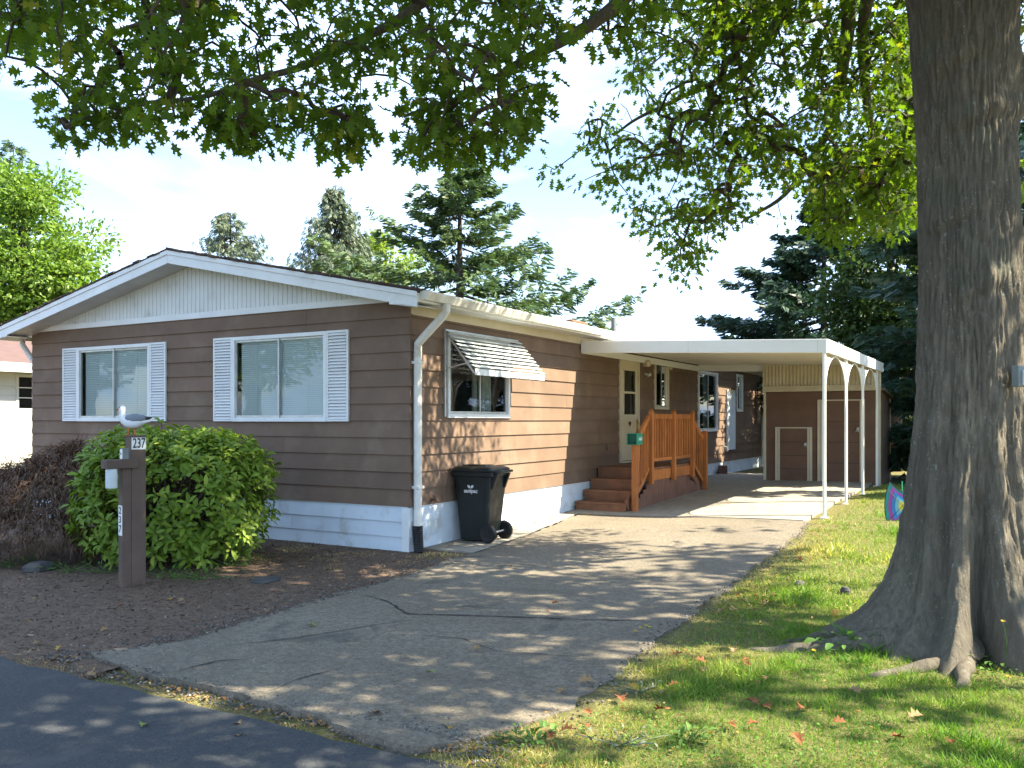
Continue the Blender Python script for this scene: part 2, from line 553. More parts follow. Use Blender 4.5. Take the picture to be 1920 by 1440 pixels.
# road
rx = axis_pts((-80, -9, 2.0), (-9, 12, .12), (12, 80, 2.0))
edge = -5.12 + .035 * (npnoise(rx * 3, rx * 0 + 2, 5) - .5) * 2 + .02 * (npnoise(rx * 14, rx * 0 + 9, 6) - .5) * 2
rows = [-14.0, -12, -10, -9, -8, -7, -6.2, -5.7]
B = np.array([np.full_like(rx, r) for r in rows] + [edge - .12, edge])
X = np.tile(rx, (B.shape[0], 1))
Z = -.004 + 0 * B
road = grid_obj('road', X, B, Z, M['asphalt'], skirt=.06)

# driveway (weathered paving)
db = axis_pts((-4.92, 4.16, .06), (4.16, 4.17, .1))
lx = np.interp(db, [-5, -4.6, -4.2, -3.6, -2.7, -1.9, -1.1, -.2, .05, 1.6, 3.0, 4.2], [.80, 1.0, 1.13, 1.05, 1.02, .97, .90, .78, .80, .68, .50, .30])
rxx = np.interp(db, [-5, -4.75, -4.2, -3.6, -2.35, -1.1, .9, 3.2, 4.2], [3.70, 3.95, 4.25, 4.22, 4.08, 4.02, 3.98, 3.96, 3.86])
nL = (.10 * (npnoise(db * 2.2, db * 0 + 3, 11, 4) - .5) * 2 + .05 * (npnoise(db * 11, db * 0 + 3, 17, 3) - .5) * 2) * (1 - ss(db, -.2, .2) * .8)
nR = .11 * (npnoise(db * 2.6, db * 0 + 7, 12, 4) - .5) * 2 + .05 * (npnoise(db * 11, db * 0 + 7, 18, 3) - .5) * 2
nc = 60
t = np.linspace(0, 1, nc)
X = (lx + nL)[:, None] * (1 - t) + (rxx + nR)[:, None] * t
B = np.tile(db[:, None], (1, nc))
front = -4.93 + .10 * (npnoise(X[0] * 3.0, X[0] * 0 + 1, 14, 4) - .5) * 2 + .12 * ss(X[0], 1.6, .8) - .10 * ss(X[0], 3.0, 3.6)
w = 1 - ss(db, -4.92, -4.3)
B = B + w[:, None] * (front - db[0])[None, :]
Z = g(X, B) + .022 + .012 * (npnoise(X * 1.1, B * 1.1, 15) - .5)
driveway = grid_obj('driveway', X, B, Z, M['old_asphalt'], skirt=.07)
def drive_z(x, b):
    return float(g(x, b) + .022 + .012 * (npnoise(np.array([x * 1.1]), np.array([b * 1.1]), 15)[0] - .5))

# concrete strip along the wall
sb = axis_pts((.25, 4.15, .1), (4.15, 4.16, .1))
sx1 = np.interp(sb, [0, .05, 1.6, 3.0, 4.2], [.80, .78, .65, .46, .26]) - .012 + .015 * (npnoise(sb * 5, sb * 0, 21) - .5)
t = np.linspace(0, 1, 8)
X = .02 + (sx1 - .02)[:, None] * t; B = np.tile(sb[:, None], (1, 8))
strip = grid_obj('wall_path', X, B, g(X, B) + .026, M['slab'], skirt=.06)

# carport slab, two pours with a joint
def slab(name, b0, b1, x0, x1, dz):
    bb = np.arange(b0, b1 + .001, (b1 - b0) / max(6, int((b1 - b0) / .25)))
    xx = np.linspace(x0, x1, 24)
    X, B = np.meshgrid(xx, bb)
    X[:, -1] += .05 * (npnoise(bb * 2, bb * 0 + 4, 31) - .5)
    return grid_obj(name, X, B, g(X, B) + dz, M['slab'], skirt=.08)
slab('carport_slab', 4.175, 7.20, .02, 3.78, .034)
slab('carport_slab', 7.212, 11.2, .02, 3.80, .034)
slab('carport_slab', 11.212, 13.0, .02, 1.50, .030)

# planting bed with bark mulch
mx_ = axis_pts((-14, 1.30, .15), (1.30, 1.31, .1)); mb_ = axis_pts((-5.20, .34, .12), (.34, .35, .1))
X, B = np.meshgrid(mx_, mb_)
X[:, -1] = np.interp(mb_, [-5.1, -4.2, -1.1, -.2, .35], [1.2, 1.3, 1.1, 1.0, .9])
Z = g(X, B) + .006 + .05 * (npnoise(X * .9, B * .9, 41) - .35) * ss(-B, -.1, .8) * ss(B, -5.1, -4.4) * ss(X, 1.25, .5)
def mulch_z(x, b):
    return float(g(x, b) + .006 + .05 * (npnoise(np.array([x * .9]), np.array([b * .9]), 41)[0] - .35) * ss(-b, -.1, .8) * ss(b, -5.1, -4.4) * ss(x, 1.25, .5))
Z = Z - .045 * ss(-B, 4.98, 5.16)
bed = grid_obj('planting_bed', X, B, Z, M['mulch'])

# cracks in the driveway
def crack(pts, w0, seed):
    rs = np.random.default_rng(seed)
    P_ = []
    for a, b in zip(pts[:-1], pts[1:]):
        n = max(2, int(math.dist(a, b) / .05))
        for i in range(n):
            t = i / n
            P_.append((a[0] + (b[0] - a[0]) * t, a[1] + (b[1] - a[1]) * t))
    P_.append(pts[-1])
    mb = MB(); vs = []
    wob = 0
    for i, (x, b) in enumerate(P_):
        wob = .8 * wob + rs.normal() * .006
        x2, b2 = x + wob, b + wob * .7
        d = Vector((P_[min(i + 1, len(P_) - 1)][0] - P_[max(i - 1, 0)][0], P_[min(i + 1, len(P_) - 1)][1] - P_[max(i - 1, 0)][1]))
        d.normalize(); nn = Vector((-d.y, d.x))
        w = w0 * rs.uniform(.35, 1.3) * min(1, .2 + i / 6, .2 + (len(P_) - 1 - i) / 6)
        for s in (-1, 1):
            xx, bb = x2 + nn.x * w * s, b2 + nn.y * w * s
            vs.append((xx, bb, drive_z(xx, bb) + .005))
    mb.add(vs, [(2 * i, 2 * i + 1, 2 * i + 3, 2 * i + 2) for i in range(len(P_) - 1)])
    o = mb.build('crack', M['crack'], driveway)
    return o
crack([(1.25, -2.35), (1.6, -2.45), (2.05, -2.75), (2.35, -2.62), (2.9, -2.40), (3.4, -2.2), (3.82, -2.0)], .011, 1)
crack([(1.5, -4.25), (1.75, -3.85), (2.05, -3.2), (2.2, -2.9)], .006, 2)
crack([(2.55, -4.80), (2.55, -4.5), (2.62, -4.2)], .007, 3)
crack([(1.75, -4.88), (1.80, -4.5), (1.95, -4.35)], .008, 4)
crack([(.82, .1), (.74, .9), (.66, 1.6), (.58, 2.2), (.47, 3.0), (.33, 3.9)], .012, 5)
crack([(2.2, -1.5), (2.6, -1.3), (3.0, -1.4)], .005, 6)
crack([(2.5, -3.3), (2.9, -3.2), (3.3, -3.35), (3.85, -3.2)], .005, 7)

# ------------------------------------------------------------------ the mobile home
house = thing('mobile_home', 'long brown lap-sided mobile home with white gable, shutters and pale skirting', 'house', (CX, CY, 0))
HW, HL = 7.77, 17.2

def pf(u, n, z): return (u, -n, z)            # front wall: u = x, outward = -y
def ps(u, n, z): return (n, u, z)             # right wall: u = y, outward = +x

def lap(parent, name, plane, u0, u1, zs, m, openings=(), joints=True, seed=0, lip=.025, low=None):
    rs = random.Random(seed)
    for ci in range(len(zs) - 1):
        z0, z1 = zs[ci], zs[ci + 1]
        cuts = {u0, u1}
        for (a, b, c, d) in openings:
            if d > z0 + .004 and c < z1 - .004:
                cuts.add(max(u0, a)); cuts.add(min(u1, b))
        cuts = sorted(cuts)
        for a, b in zip(cuts[:-1], cuts[1:]):
            if b - a < .01: continue
            mid = (a + b) / 2
            zr = [(z0, z1)]
            for (oa, ob, oc, od) in openings:
                if oa < mid < ob:
                    nr = []
                    for (p, q) in zr:
                        if oc > p: nr.append((p, min(q, oc)))
                        if od < q: nr.append((max(p, od), q))
                    zr = [r for r in nr if r[1] - r[0] > .008]
            for (p, q) in zr:
                js = [a]
                if joints and b - a > 3.0:
                    js.append(a + rs.uniform(.25, .75) * (b - a))
                    if b - a > 7:
                        js = [a, a + (b - a) * rs.uniform(.2, .4), a + (b - a) * rs.uniform(.6, .8)]
                js.append(b)
                for k in range(len(js) - 1):
                    ja = js[k] + (.0015 if k else 0); jb = js[k + 1] - (.0015 if k < len(js) - 2 else 0)
                    wob = rs.uniform(-.0015, .0015)
                    def nn(z): return .005 + (lip - .005) * (1 - (z - z0) / (z1 - z0)) + wob
                    top = q + (.012 if q == z1 else 0)
                    nt_ = nn(q) if q < z1 else .004 + wob
                    bz = p
                    vs = [plane(ja, nn(p), bz), plane(jb, nn(p), bz), plane(jb, -.012, bz), plane(ja, -.012, bz),
                          plane(ja, nt_, top), plane(jb, nt_, top), plane(jb, -.012, top), plane(ja, -.012, top)]
                    MB().hexa(vs[:4], vs[4:]).build(name, m, parent)

zs_f = [.56 + (3.08 - .56) / 12 * i for i in range(13)]
W1 = (-6.50, -4.76, 1.60, 2.755); W2 = (-3.01, -1.30, 1.60, 2.755)
fw = MB().box(-HW, 0, .012, .03, .56, 3.1)
# openings must stay open in the sheathing too, so it is made of strips
def sheathing(name, plane, u0, u1, z0, z1, openings, m, n0=-.03, n1=-.012):
    mb = MB()
    us = sorted({u0, u1} | {o[0] for o in openings} | {o[1] for o in openings})
    for a, b in zip(us[:-1], us[1:]):
        mid = (a + b) / 2
        zr = [(z0, z1)]
        for (oa, ob, oc, od) in openings:
            if oa < mid < ob:
                nr = []
                for (p, q) in zr:
                    if oc > p: nr.append((p, min(q, oc)))
                    if od < q: nr.append((max(p, od), q))
                zr = nr
        for p, q in zr:
            vs = [plane(a, n1, p), plane(b, n1, p), plane(b, n0, p), plane(a, n0, p), plane(a, n1, q), plane(b, n1, q), plane(b, n0, q), plane(a, n0, q)]
            mb.hexa(vs[:4], vs[4:])
    return mb.build(name, m, house)
front_wall = sheathing('front_wall', pf, -HW, -.013, -.1, 3.16, [W1, W2], M['siding'])
lap(front_wall, 'siding_board', pf, -HW, .004, zs_f, M['siding'], [W1, W2], seed=3)
# skirting front
zk = [-.06, .185, .372, .548]
lap(front_wall, 'skirting_board', pf, -HW, -.02, zk, M['skirt'], seed=4, lip=.019, joints=True)
MB().box(-HW, -.02, -.014, .02, .549, .5595).build('drip_edge', M['white'], front_wall)
MB().box(-.10, .008, -.024, .03, -.06, .546).build('corner_trim', M['white'], front_wall)

WS = (.77, 2.35, 1.65, 2.74); DR = (6.44, 7.38, .82, 2.83); WT = (8.24, 9.05, 1.84, 2.86); W3 = (11.06, 12.56, 1.34, 2.76); W4 = (14.3, 14.86, 1.84, 2.82)
side_op = [WS, DR, WT, W3, W4]
side_wall = sheathing('side_wall', ps, .012, HL, -.1, 3.1, side_op, M['siding'])
zs_s = [.56 + (3.08 - .56) / 12 * i for i in range(12)] + [2.96]
lap(side_wall, 'siding_board', ps, .02, HL, zs_s, M['siding'], side_op, seed=9)
lap(side_wall, 'skirting_board', ps, .02, HL, [-.06, .185, .372, .548], M['skirt'], seed=10, lip=.019)
MB().box(-.02, .014, .02, HL, .549, .5595).build('drip_edge', M['white'], side_wall)
MB().box(-.012, .024, .0, HL, 2.90, 3.04).build('frieze_board', M['cream'], side_wall)
# corner piece of the siding, one metal cap per course
for i in range(12):
    z0 = zs_f[i]; z1 = zs_f[i + 1]
    MB().hexa([(.0, -.0265, z0), (.0275, -.0265, z0), (.0275, .035, z0), (.0, .035, z0)],
              [(.0, -.008, z1), (.0085, -.008, z1), (.0085, .03, z1), (.0, .03, z1)]).build('corner_cap', M['siding'], side_wall)
# far walls
MB().box(-HW - .02, -HW, 0, HL, -.1, 3.1).build('left_wall', M['siding'], house)
MB().box(-HW, 0, HL - .03, HL - .001, -.1, 3.1).build('back_wall', M['siding'], house)

# roof
PITCH = .2075; OV = .42; ZE = 3.10; XM = -HW / 2
ZP = ZE + PITCH * (OV - XM)
def roofz(x): return ZP - PITCH * abs(x - XM)
for s in (1, -1):
    xe = OV if s > 0 else -HW - OV
    mb = MB()
    prof = [(XM, 0, ZP + .015), (xe, 0, roofz(xe) + .015), (xe, 0, roofz(xe) - .02), (XM, 0, ZP - .02)]
    rf = MB().prism([(p[0], -OV - .0, p[2]) for p in prof], (0, HL + 2 * OV, 0)).build('roof', M['shingle'], house)
    # shingle butts along the rake, uneven
    rs = random.Random(5 + s)
    L = abs(xe - XM); n = int(L / .14)
    for i in range(n):
        a = i * L / n; b = (i + 1) * L / n
        xa = XM + s * a; xb = XM + s * b
        dz = rs.uniform(0, .018); pr = OV + rs.uniform(.005, .035); dn = rs.uniform(.012, .03)
        za, zb = roofz(xa) + .016 + dz, roofz(xb) + .016 + dz
        MB().hexa([(xa, -pr, za - dn), (xb, -pr, zb - dn), (xb, -OV + .3, zb - .012), (xa, -OV + .3, za - .012)],
                  [(xa, -pr + rs.uniform(0, .01), za + .006), (xb, -pr, zb + .006), (xb, -OV + .3, zb + .006), (xa, -OV + .3, za + .006)]).build('shingle', M['shingle'], rf)
    # shingle butts along the eave
    n = 40
    for i in range(n):
        ya = -OV + (HL + 2 * OV) / n * i; yb = ya + (HL + 2 * OV) / n - .006
        pr = rs.uniform(.02, .05); z = roofz(xe)
        xo = xe + s * pr
        MB().hexa([(xo, ya, z + .0), (xe - s * .3, ya, z + PITCH * .3 + .012), (xe - s * .3, yb, z + PITCH * .3 + .012), (xo, yb, z + .0)],
                  [(xo, ya, z + .022), (xe - s * .3, ya, z + PITCH * .3 + .03), (xe - s * .3, yb, z + PITCH * .3 + .03), (xo, yb, z + .022)]).build('shingle', M['shingle'], rf)
    # rake fascia: upper moulding and lower board
    def rake(z_hi, z_lo, y0, y1, name, x_end):
        xm2 = XM + s * .001
        poly = [(xm2, y0, ZP + z_hi), (x_end, y0, roofz(x_end) + z_hi), (x_end, y0, roofz(x_end) + z_lo), (xm2, y0, ZP + z_lo)]
        MB().prism(poly, (0, y1 - y0, 0)).build(name, M['white'], house, bevel=.003)
    rake(-.004, -.065, -OV - .012, -OV + .02, 'rake_moulding', xe)
    rake(-.066, -.185, -OV, -OV + .022, 'rake_board', xe)
    # boxed end of the eave
    xi = xe - s * .40
    zb = 2.975
    MB().prism([(xe, -OV - .002, roofz(xe) - .186), (xe, -OV - .002, zb), (xi, -OV - .002, zb), (xi, -OV - .002, roofz(xi) - .186)], (0, .02, 0)).build('eave_return', M['white'], house, bevel=.002)
    # rake soffit panels, each its own piece
    n = 13
    xa0 = XM; xb0 = xe - s * .03
    for i in range(n):
        a = xa0 + (xb0 - xa0) * i / n + s * .003; b = xa0 + (xb0 - xa0) * (i + 1) / n - s * .003
        MB().hexa([(a, -OV + .023, roofz(a) - .170), (b, -OV + .023, roofz(b) - .170), (b, -.012, roofz(b) - .170), (a, -.012, roofz(a) - .170)],
                  [(a, -OV + .023, roofz(a) - .160), (b, -OV + .023, roofz(b) - .160), (b, -.012, roofz(b) - .160), (a, -.012, roofz(a) - .160)]).build('soffit_panel', M['soffit'], house)
    # eave soffit
    x0, x1 = (.026, OV - .02) if s > 0 else (-HW - OV + .02, -HW - .026)
    n = 12
    for i in range(n):
        ya = -.02 + (HL) * i / n; yb = -.02 + HL * (i + 1) / n - .005
        MB().box(x0, x1, ya, yb, 3.012, 3.022).build('soffit_panel', M['soffit'], house)
    MB().box(x0, x1, -OV + .022, -.026, zb + .006, zb + .014).build('soffit_panel', M['soffit'], house)
    MB().box(*(sorted((xe - s * .018, xe))), -OV + .02, HL + OV, 2.985, roofz(xe) - .02).build('eave_fascia', M['white'], house)

# gable: ribbed panel and base trim
def gable_panel():
    mb = MB(); vs = []; fs = []
    x0, x1 = -HW - .25, .25
    pitch = .085
    n = int((x1 - x0) / pitch)
    prof = []
    for i in range(n):
        a = x0 + i * pitch
        prof += [(a, .022), (a + pitch * .80, .022), (a + pitch * .85, .014), (a + pitch * .95, .014)]
    for (x, d) in prof:
        zt = roofz(x) - .165
        zt = max(zt, 3.10)
        vs += [(x, -d, 3.09), (x, -d, zt)]
    for i in range(len(prof) - 1):
        fs.append((2 * i, 2 * i + 2, 2 * i + 3, 2 * i + 1))
    mb.add(vs, fs)
    o = mb.build('gable_panel', M['panel'], house)
    return o
gable_panel()
MB().box(-HW - .02, .02, -.036, -.001, 3.065, 3.150).build('gable_trim', M['white'], house, bevel=.003)

# gutter and downspouts on the right eave
def gutter_at(xe, s, y0, y1, nm):
    pr = [(xe, 3.11), (xe, 3.005), (xe + s * .075, 3.005), (xe + s * .095, 3.045), (xe + s * .115, 3.085), (xe + s * .115, 3.105), (xe + s * .105, 3.105), (xe + s * .10, 3.085), (xe + s * .072, 3.013), (xe + s * .008, 3.013), (xe + s * .008, 3.11)]
    gt = MB().prism([(p[0], y0, p[1]) for p in pr], (0, y1 - y0, 0)).build(nm, M['gutter'], house)
    for yy in (y0, y1):
        MB().prism([(xe, yy, 3.11), (xe, yy, 3.005), (xe + s * .075, yy, 3.005), (xe + s * .115, yy, 3.085), (xe + s * .115, yy, 3.107)], (0, -.004 if yy == y0 else .004, 0)).build('end_cap', M['gutter'], gt)
    k = y0 + .5
    while k < y1:
        MB().box(min(xe, xe + s * .112), max(xe, xe + s * .112), k, k + .02, 3.107, 3.111).build('gutter_strap', M['gutter'], gt)
        k += .75
    return gt
gutter_at(OV + .001, 1, -OV + .06, HL, 'gutter')
gutter_at(-HW - OV - .001, -1, -OV + .06, HL, 'gutter')
ds = MB()
xg = OV + .05
pts = [(xg, .10, 3.004), (xg, .10, 2.92), (xg - .05, .095, 2.86), (.13, .075, 2.60), (.075, .07, 2.54), (.072, .07, 2.44), (.072, .07, .29)]
ds.tube(pts, .052, 10)
dso = ds.build('downspout', M['gutter'], house, smooth=False, bevel=.003)
for z in (2.30, .78):
    MB().box(.012, .128, .012, .13, z, z + .035).build('strap', M['gutter'], dso, bevel=.003)
pts = []; rad = []
for i in range(26):
    t = i / 25
    pts.append((.075 + .06 * t * t, .066 - .055 * t * t, .33 - .33 * t)); rad.append(.058 + (.006 if i % 2 else 0))
MB().tube(pts, rad, 12).build('corrugated_pipe', M['black'], dso)
# second downspout on the left corner
MB().tube([(-HW - OV - .05, .10, 3.004), (-HW - OV - .05, .10, 2.9), (-HW - .2, .09, 2.66), (-HW - .09, .09, 2.55), (-HW - .085, .09, .1)], .045, 10).build('downspout', M['gutter'], house)

# windows
def window(plane, o, kind, trim=.045, name='window', frame_m='white', split=.5, inner='alu', glass='glass', proud=.05):
    u0, u1, z0, z1 = o
    def bx(mb, a, b, n0, n1, c, d):
        vs = [plane(a, n1, c), plane(b, n1, c), plane(b, n0, c), plane(a, n0, c), plane(a, n1, d), plane(b, n1, d), plane(b, n0, d), plane(a, n0, d)]
        mb.hexa(vs[:4], vs[4:]); return mb
    fr = MB(); t = trim
    bx(fr, u0 - .004, u1 + .004, -.02, proud, z1 - t, z1 + .006); bx(fr, u0 - .004, u1 + .004, -.02, proud, z0 - .006, z0 + t)
    bx(fr, u0 - .004, u0 + t, -.02, proud, z0 + t, z1 - t); bx(fr, u1 - t, u1 + .004, -.02, proud, z0 + t, z1 - t)
    w = fr.build(name, M[frame_m], house, bevel=.004)
    a, b, c, d = u0 + t, u1 - t, z0 + t, z1 - t
    s_ = .028
    um = a + (b - a) * split
    sa = MB()
    for (p, q, n0, n1) in ((a, um + .014, .012, .032), (um - .014, b, -.008, .012)):
        bx(sa, p, q, n0, n1, d - s_, d); bx(sa, p, q, n0, n1, c, c + s_ * 1.3)
        bx(sa, p, p + s_ * .8, n0, n1, c + s_ * 1.3, d - s_); bx(sa, q - s_ * .8, q, n0, n1, c + s_ * 1.3, d - s_)
        sh = sa.build('sash', M[inner], w); sa = MB()
    for (p, q, nn_) in ((a + .02, um, .022), (um, b - .02, .002)):
        mb = MB(); mb.add([plane(p, nn_, c + .03), plane(q, nn_, c + .03), plane(q, nn_, d - .02), plane(p, nn_, d - .02)], [(0, 1, 2, 3)])
        mb.build('pane', M[glass], w)
    # room behind
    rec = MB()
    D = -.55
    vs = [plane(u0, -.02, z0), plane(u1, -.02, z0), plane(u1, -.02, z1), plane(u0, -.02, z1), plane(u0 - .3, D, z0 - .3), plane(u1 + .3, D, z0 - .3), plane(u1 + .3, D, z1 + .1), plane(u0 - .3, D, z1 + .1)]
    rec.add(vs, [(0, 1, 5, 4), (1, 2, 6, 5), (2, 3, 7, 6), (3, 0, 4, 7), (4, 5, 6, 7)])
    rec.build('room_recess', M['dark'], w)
    if kind == 'blind':
        bl = MB(); z = d - .045
        ba, bb_ = a + .05, b - .012
        bx(bl, ba, bb_, -.060, -.022, d - .04, d - .005)
        while z > c + .03:
            vs = [plane(ba, -.044, z + .0135), plane(bb_, -.044, z + .0135), plane(bb_, -.032, z - .0135), plane(ba, -.032, z - .0135)]
            bl.add(vs, [(0, 1, 2, 3)])
            z -= .028
        bx(bl, ba, bb_, -.05, -.028, c + .012, c + .028)
        for q in (.2, .8):
            uu = ba + (bb_ - ba) * q
            bx(bl, uu, uu + .004, -.028, -.026, c + .03, d - .03)
        bl.build('blind', M['blind'], w)
    if kind in ('curtain', 'half'):
        spans = [(a + .01, a + (b - a) * .18), (a + (b - a) * .50, a + (b - a) * .84)] if kind == 'half' else [(a + .01, b - .01)]
        for (ca, cb) in spans:
            cu = MB(); vs = []; n = int((cb - ca) / .012)
            for i in range(n + 1):
                u = ca + (cb - ca) * i / n
                off = -.11 + .022 * math.sin(i * .62) + .01 * math.sin(i * .23 + 1)
                vs += [plane(u, off, c + .01), plane(u, off - .004, d)]
            cu.add(vs, [(2 * i, 2 * i + 2, 2 * i + 3, 2 * i + 1) for i in range(n)])
            cu.build('curtain', M['curtain'], w, smooth=True)
    return w
window(pf, W1, 'blind'); window(pf, W2, 'blind')
window(ps, WS, 'half', glass='glass_dark')
window(ps, WT, 'none', glass='glass_dark', frame_m='cream')
window(ps, W3, 'half', glass='glass_dark', frame_m='white')
window(ps, W4, 'none', glass='glass_dark', frame_m='white')

# shutters
def shutter(x0, x1, z0, z1):
    mb = MB()
    t = .028
    mb.box(x0, x0 + t, -.048, -.017, z0, z1); mb.box(x1 - t, x1, -.048, -.017, z0, z1)
    mb.box(x0 + t, x1 - t, -.048, -.017, z0, z0 + t); mb.box(x0 + t, x1 - t, -.048, -.017, z1 - t, z1)
    s_ = mb.build('shutter', M['white'], house, bevel=.002)
    lv = MB(); z = z0 + t + .004; k = 0
    while z < z1 - t - .02:
        lv.hexa([(x0 + t, -.052, z), (x1 - t, -.052, z), (x1 - t, -.018, z + .010), (x0 + t, -.018, z + .010)],
                [(x0 + t, -.047, z + .006), (x1 - t, -.047, z + .006), (x1 - t, -.018, z + .041), (x0 + t, -.018, z + .041)])
        z += .041
    lv.build('louvres', M['white'], s_)
for (a, b) in ((-6.89, -6.507), (-4.753, -4.40), (-3.39, -3.017), (-1.293, -.93)):
    shutter(a, b, 1.598, 2.762)

# slatted aluminium awning over the side window
aw = MB()
for yy, zl in ((.71, 1.66), (2.55, 2.60)):
    aw.box(.018, .045, yy - .012, yy + .012, zl, 2.76)
awn = aw.build('awning', M['alu'], house, bevel=.002)
n = 9
for i in range(n):
    t0 = i / n; t1 = (i + 1) / n + .012
    xa = .05 + .42 * t0; za = 2.76 - .50 * t0
    xb = .05 + .42 * t1 + .030; zb = 2.76 - .50 * t1 + .026
    MB().hexa([(xa, .70, za), (xa, 2.56, za), (xb, 2.56, zb), (xb, .70, zb)],
              [(xa + .004, .70, za + .006), (xa + .004, 2.56, za + .006), (xb + .004, 2.56, zb + .006), (xb + .004, .70, zb + .006)]).build('slat', M['awning'], awn)
MB().box(.492, .50, .70, 2.56, 2.185, 2.265).build('valance', M['awning'], awn)
for yy in (.72,):
    MB().bar((.045, yy, 2.28), (.42, yy, 2.35), .016, .016).build('arm', M['alu'], awn)
for yy in (.72, 2.54):
    MB().bar((.05, yy, 2.735), (.47, yy, 2.215), .018, .02).build('rafter', M['alu'], awn)
MB().box(.018, .06, .69, 2.57, 2.762, 2.785).build('head_rail', M['alu'], awn, bevel=.002)

# door
u0, u1, z0, z1 = DR
fr = MB()
fr.box(-.02, .045, u0 - .01, u0 + .055, z0, z1); fr.box(-.02, .045, u1 - .055, u1 + .01, z0, z1); fr.box(-.02, .045, u0 + .055, u1 - .055, z1 - .06, z1 + .01)
fr.box(-.02, .06, u0 + .055, u1 - .055, z0 - .01, z0 + .02)
fr.build('door_frame', M['cream'], house, bevel=.004)
dd = MB()
a, b, c, d = u0 + .06, u1 - .06, z0 + .03, z1 - .065
wa, wb, wc, wd = a + .10, b - .13, 1.70, 2.57
dd.box(-.01, .030, a, wa, c, d); dd.box(-.01, .030, wb, b, c, d); dd.box(-.01, .030, wa, wb, c, wc); dd.box(-.01, .030, wa, wb, wd, d)
door = dd.build('door', M['cream'], house, bevel=.003)
lf = MB()
for (p, q, r_, s_) in ((wa - .02, wa + .02, wc - .02, wd + .02), (wb - .02, wb + .02, wc - .02, wd + .02)):
    lf.box(.03, .042, p, q, r_, s_)
for zz in (wc, (wc + wd) / 2, wd):
    lf.box(.03, .041, wa + .02, wb - .02, zz - .02, zz + .02)
lf.build('window_frame', M['cream'], door, bevel=.002)
MB().add([(.018, wa, wc), (.018, wb, wc), (.018, wb, wd), (.018, wa, wd)], [(0, 1, 2, 3)]).build('pane', M['glass_dark'], door)
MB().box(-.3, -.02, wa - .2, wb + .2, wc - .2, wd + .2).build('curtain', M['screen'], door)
hd = MB()
hd.box(.030, .040, b - .075, b - .035, 1.34, 1.60)
hd.tube([(.04, b - .055, 1.58), (.075, b - .055, 1.565), (.09, b - .055, 1.50), (.082, b - .058, 1.42), (.06, b - .06, 1.34), (.04, b - .06, 1.33)], [.008, .009, .011, .010, .008, .007], 8)
hd.lathe([(.018, 0), (.020, .012), (.012, .02)], 12, (.04, b - .055, 1.62), 'x')
hd.build('handle', M['brass'], door, smooth=True)
# dark red heart hung on the door
hp = []
for i in range(24):
    t = 2 * math.pi * i / 24
    hp.append((.034, a + .40 + .0033 * 16 * math.sin(t) ** 3, 1.545 + .0033 * (13 * math.cos(t) - 5 * math.cos(2 * t) - 2 * math.cos(3 * t) - math.cos(4 * t))))
MB().prism(hp, (.01, 0, 0)).build('heart_ornament', M['red'], door)

# porch lamp
lm = MB(); ly, lz = 7.68, 2.60
lm.lathe([(.055, 0), (.055, .015), (.03, .03)], 14, (.018, ly, lz + .12), 'x')
lamp = lm.build('porch_lamp', M['cream'], house, smooth=True)
MB().lathe([(.012, -.075), (.05, -.055), (.072, -.015), (.07, .025), (.045, .06), (.012, .07)], 16, (.09, ly, lz + .13), 'x').build('globe', M['cream'], lamp, smooth=True)
MB().tube([(.03, ly, lz - .07), (.10, ly + .02, lz - .10), (.13, ly + .05, lz - .08)], [.025, .03, .035], 10).build('sensor', M['alu'], lamp)
MB().lathe([(.008, 0), (.04, .01), (.045, .03), (.03, .055), (.006, .06)], 12, (.018, 9.16, 2.72), 'x').build('door_chime', M['cream'], house, smooth=True)

# white utility panel, hose tap and small fittings on the wall
up = MB().box(.018, .06, 13.34, 14.07, .81, 2.39).build('utility_panel', M['skirt'], house, bevel=.004)
MB().box(.06, .068, 13.38, 14.03, 2.33, 2.385).build('top_rail', M['cream'], up)
MB().box(.06, .068, 13.36, 14.05, .815, .85).build('bottom_rail', M['red'], up)
for zz in (1.2, 1.75):
    MB().box(.06, .066, 13.66, 13.70, zz, zz + .10).build('latch', M['alu'], up)
tp = MB(); tp.tube([(.01, .42, .62), (.09, .42, .62), (.12, .42, .585)], [.016, .018, .014], 8); tp.tube([(.085, .42, .62), (.085, .42, .665)], .007, 6); tp.tube([(.085, .385, .668), (.085, .455, .668)], .01, 6)
tp.build('hose_tap', M['redpanel'], house)
MB().box(.006, .014, .30, .58, .40, .52).build('skirt_hatch', M['skirt'], house, bevel=.002)
MB().box(.018, .04, 5.85, 5.97, 1.07, 1.17).build('wall_outlet', M['siding'], house, bevel=.004)
MB().tube([(.05, 16.9, .3), (.05, 16.9, 2.9)], .03, 8).build('conduit', M['gutter'], house)
MB().box(.018, .10, 16.2, 16.55, 1.5, 2.2).build('meter_box', M['siding'], house, bevel=.01)
MB().box(-.01, .026, HL - .02, HL + .10, -.05, 3.0).build('corner_trim', M['white'], house)
MB().tube([(.02, 13.1, .95), (.12, 13.1, .93), (.13, 13.1, .84)], [.02, .02, .015], 8).build('vent_pipe', M['alu'], house)
# roof fittings
def roofpt(x, y, dz=0): return (x, y, roofz(x) + dz)
sk = MB().box(-.50, -.10, 4.7, 5.3, roofz(-.3) - .02, roofz(-.3) + .075).build('roof_vent', mat('rusty_vent', (.20, .10, .06), (.13, .08, .055), 9, .9), house, bevel=.03)
vpx = roofz(-.9)
MB().tube([(-.9, 8.3, vpx - .02), (-.9, 8.3, vpx + .38)], .055, 12).build('vent_stack', M['greybox'], house)
MB().tube([(-.6, 13.6, roofz(-.6) - .02), (-.6, 13.6, roofz(-.6) + .25)], .04, 10).build('vent_stack', M['greybox'], house)
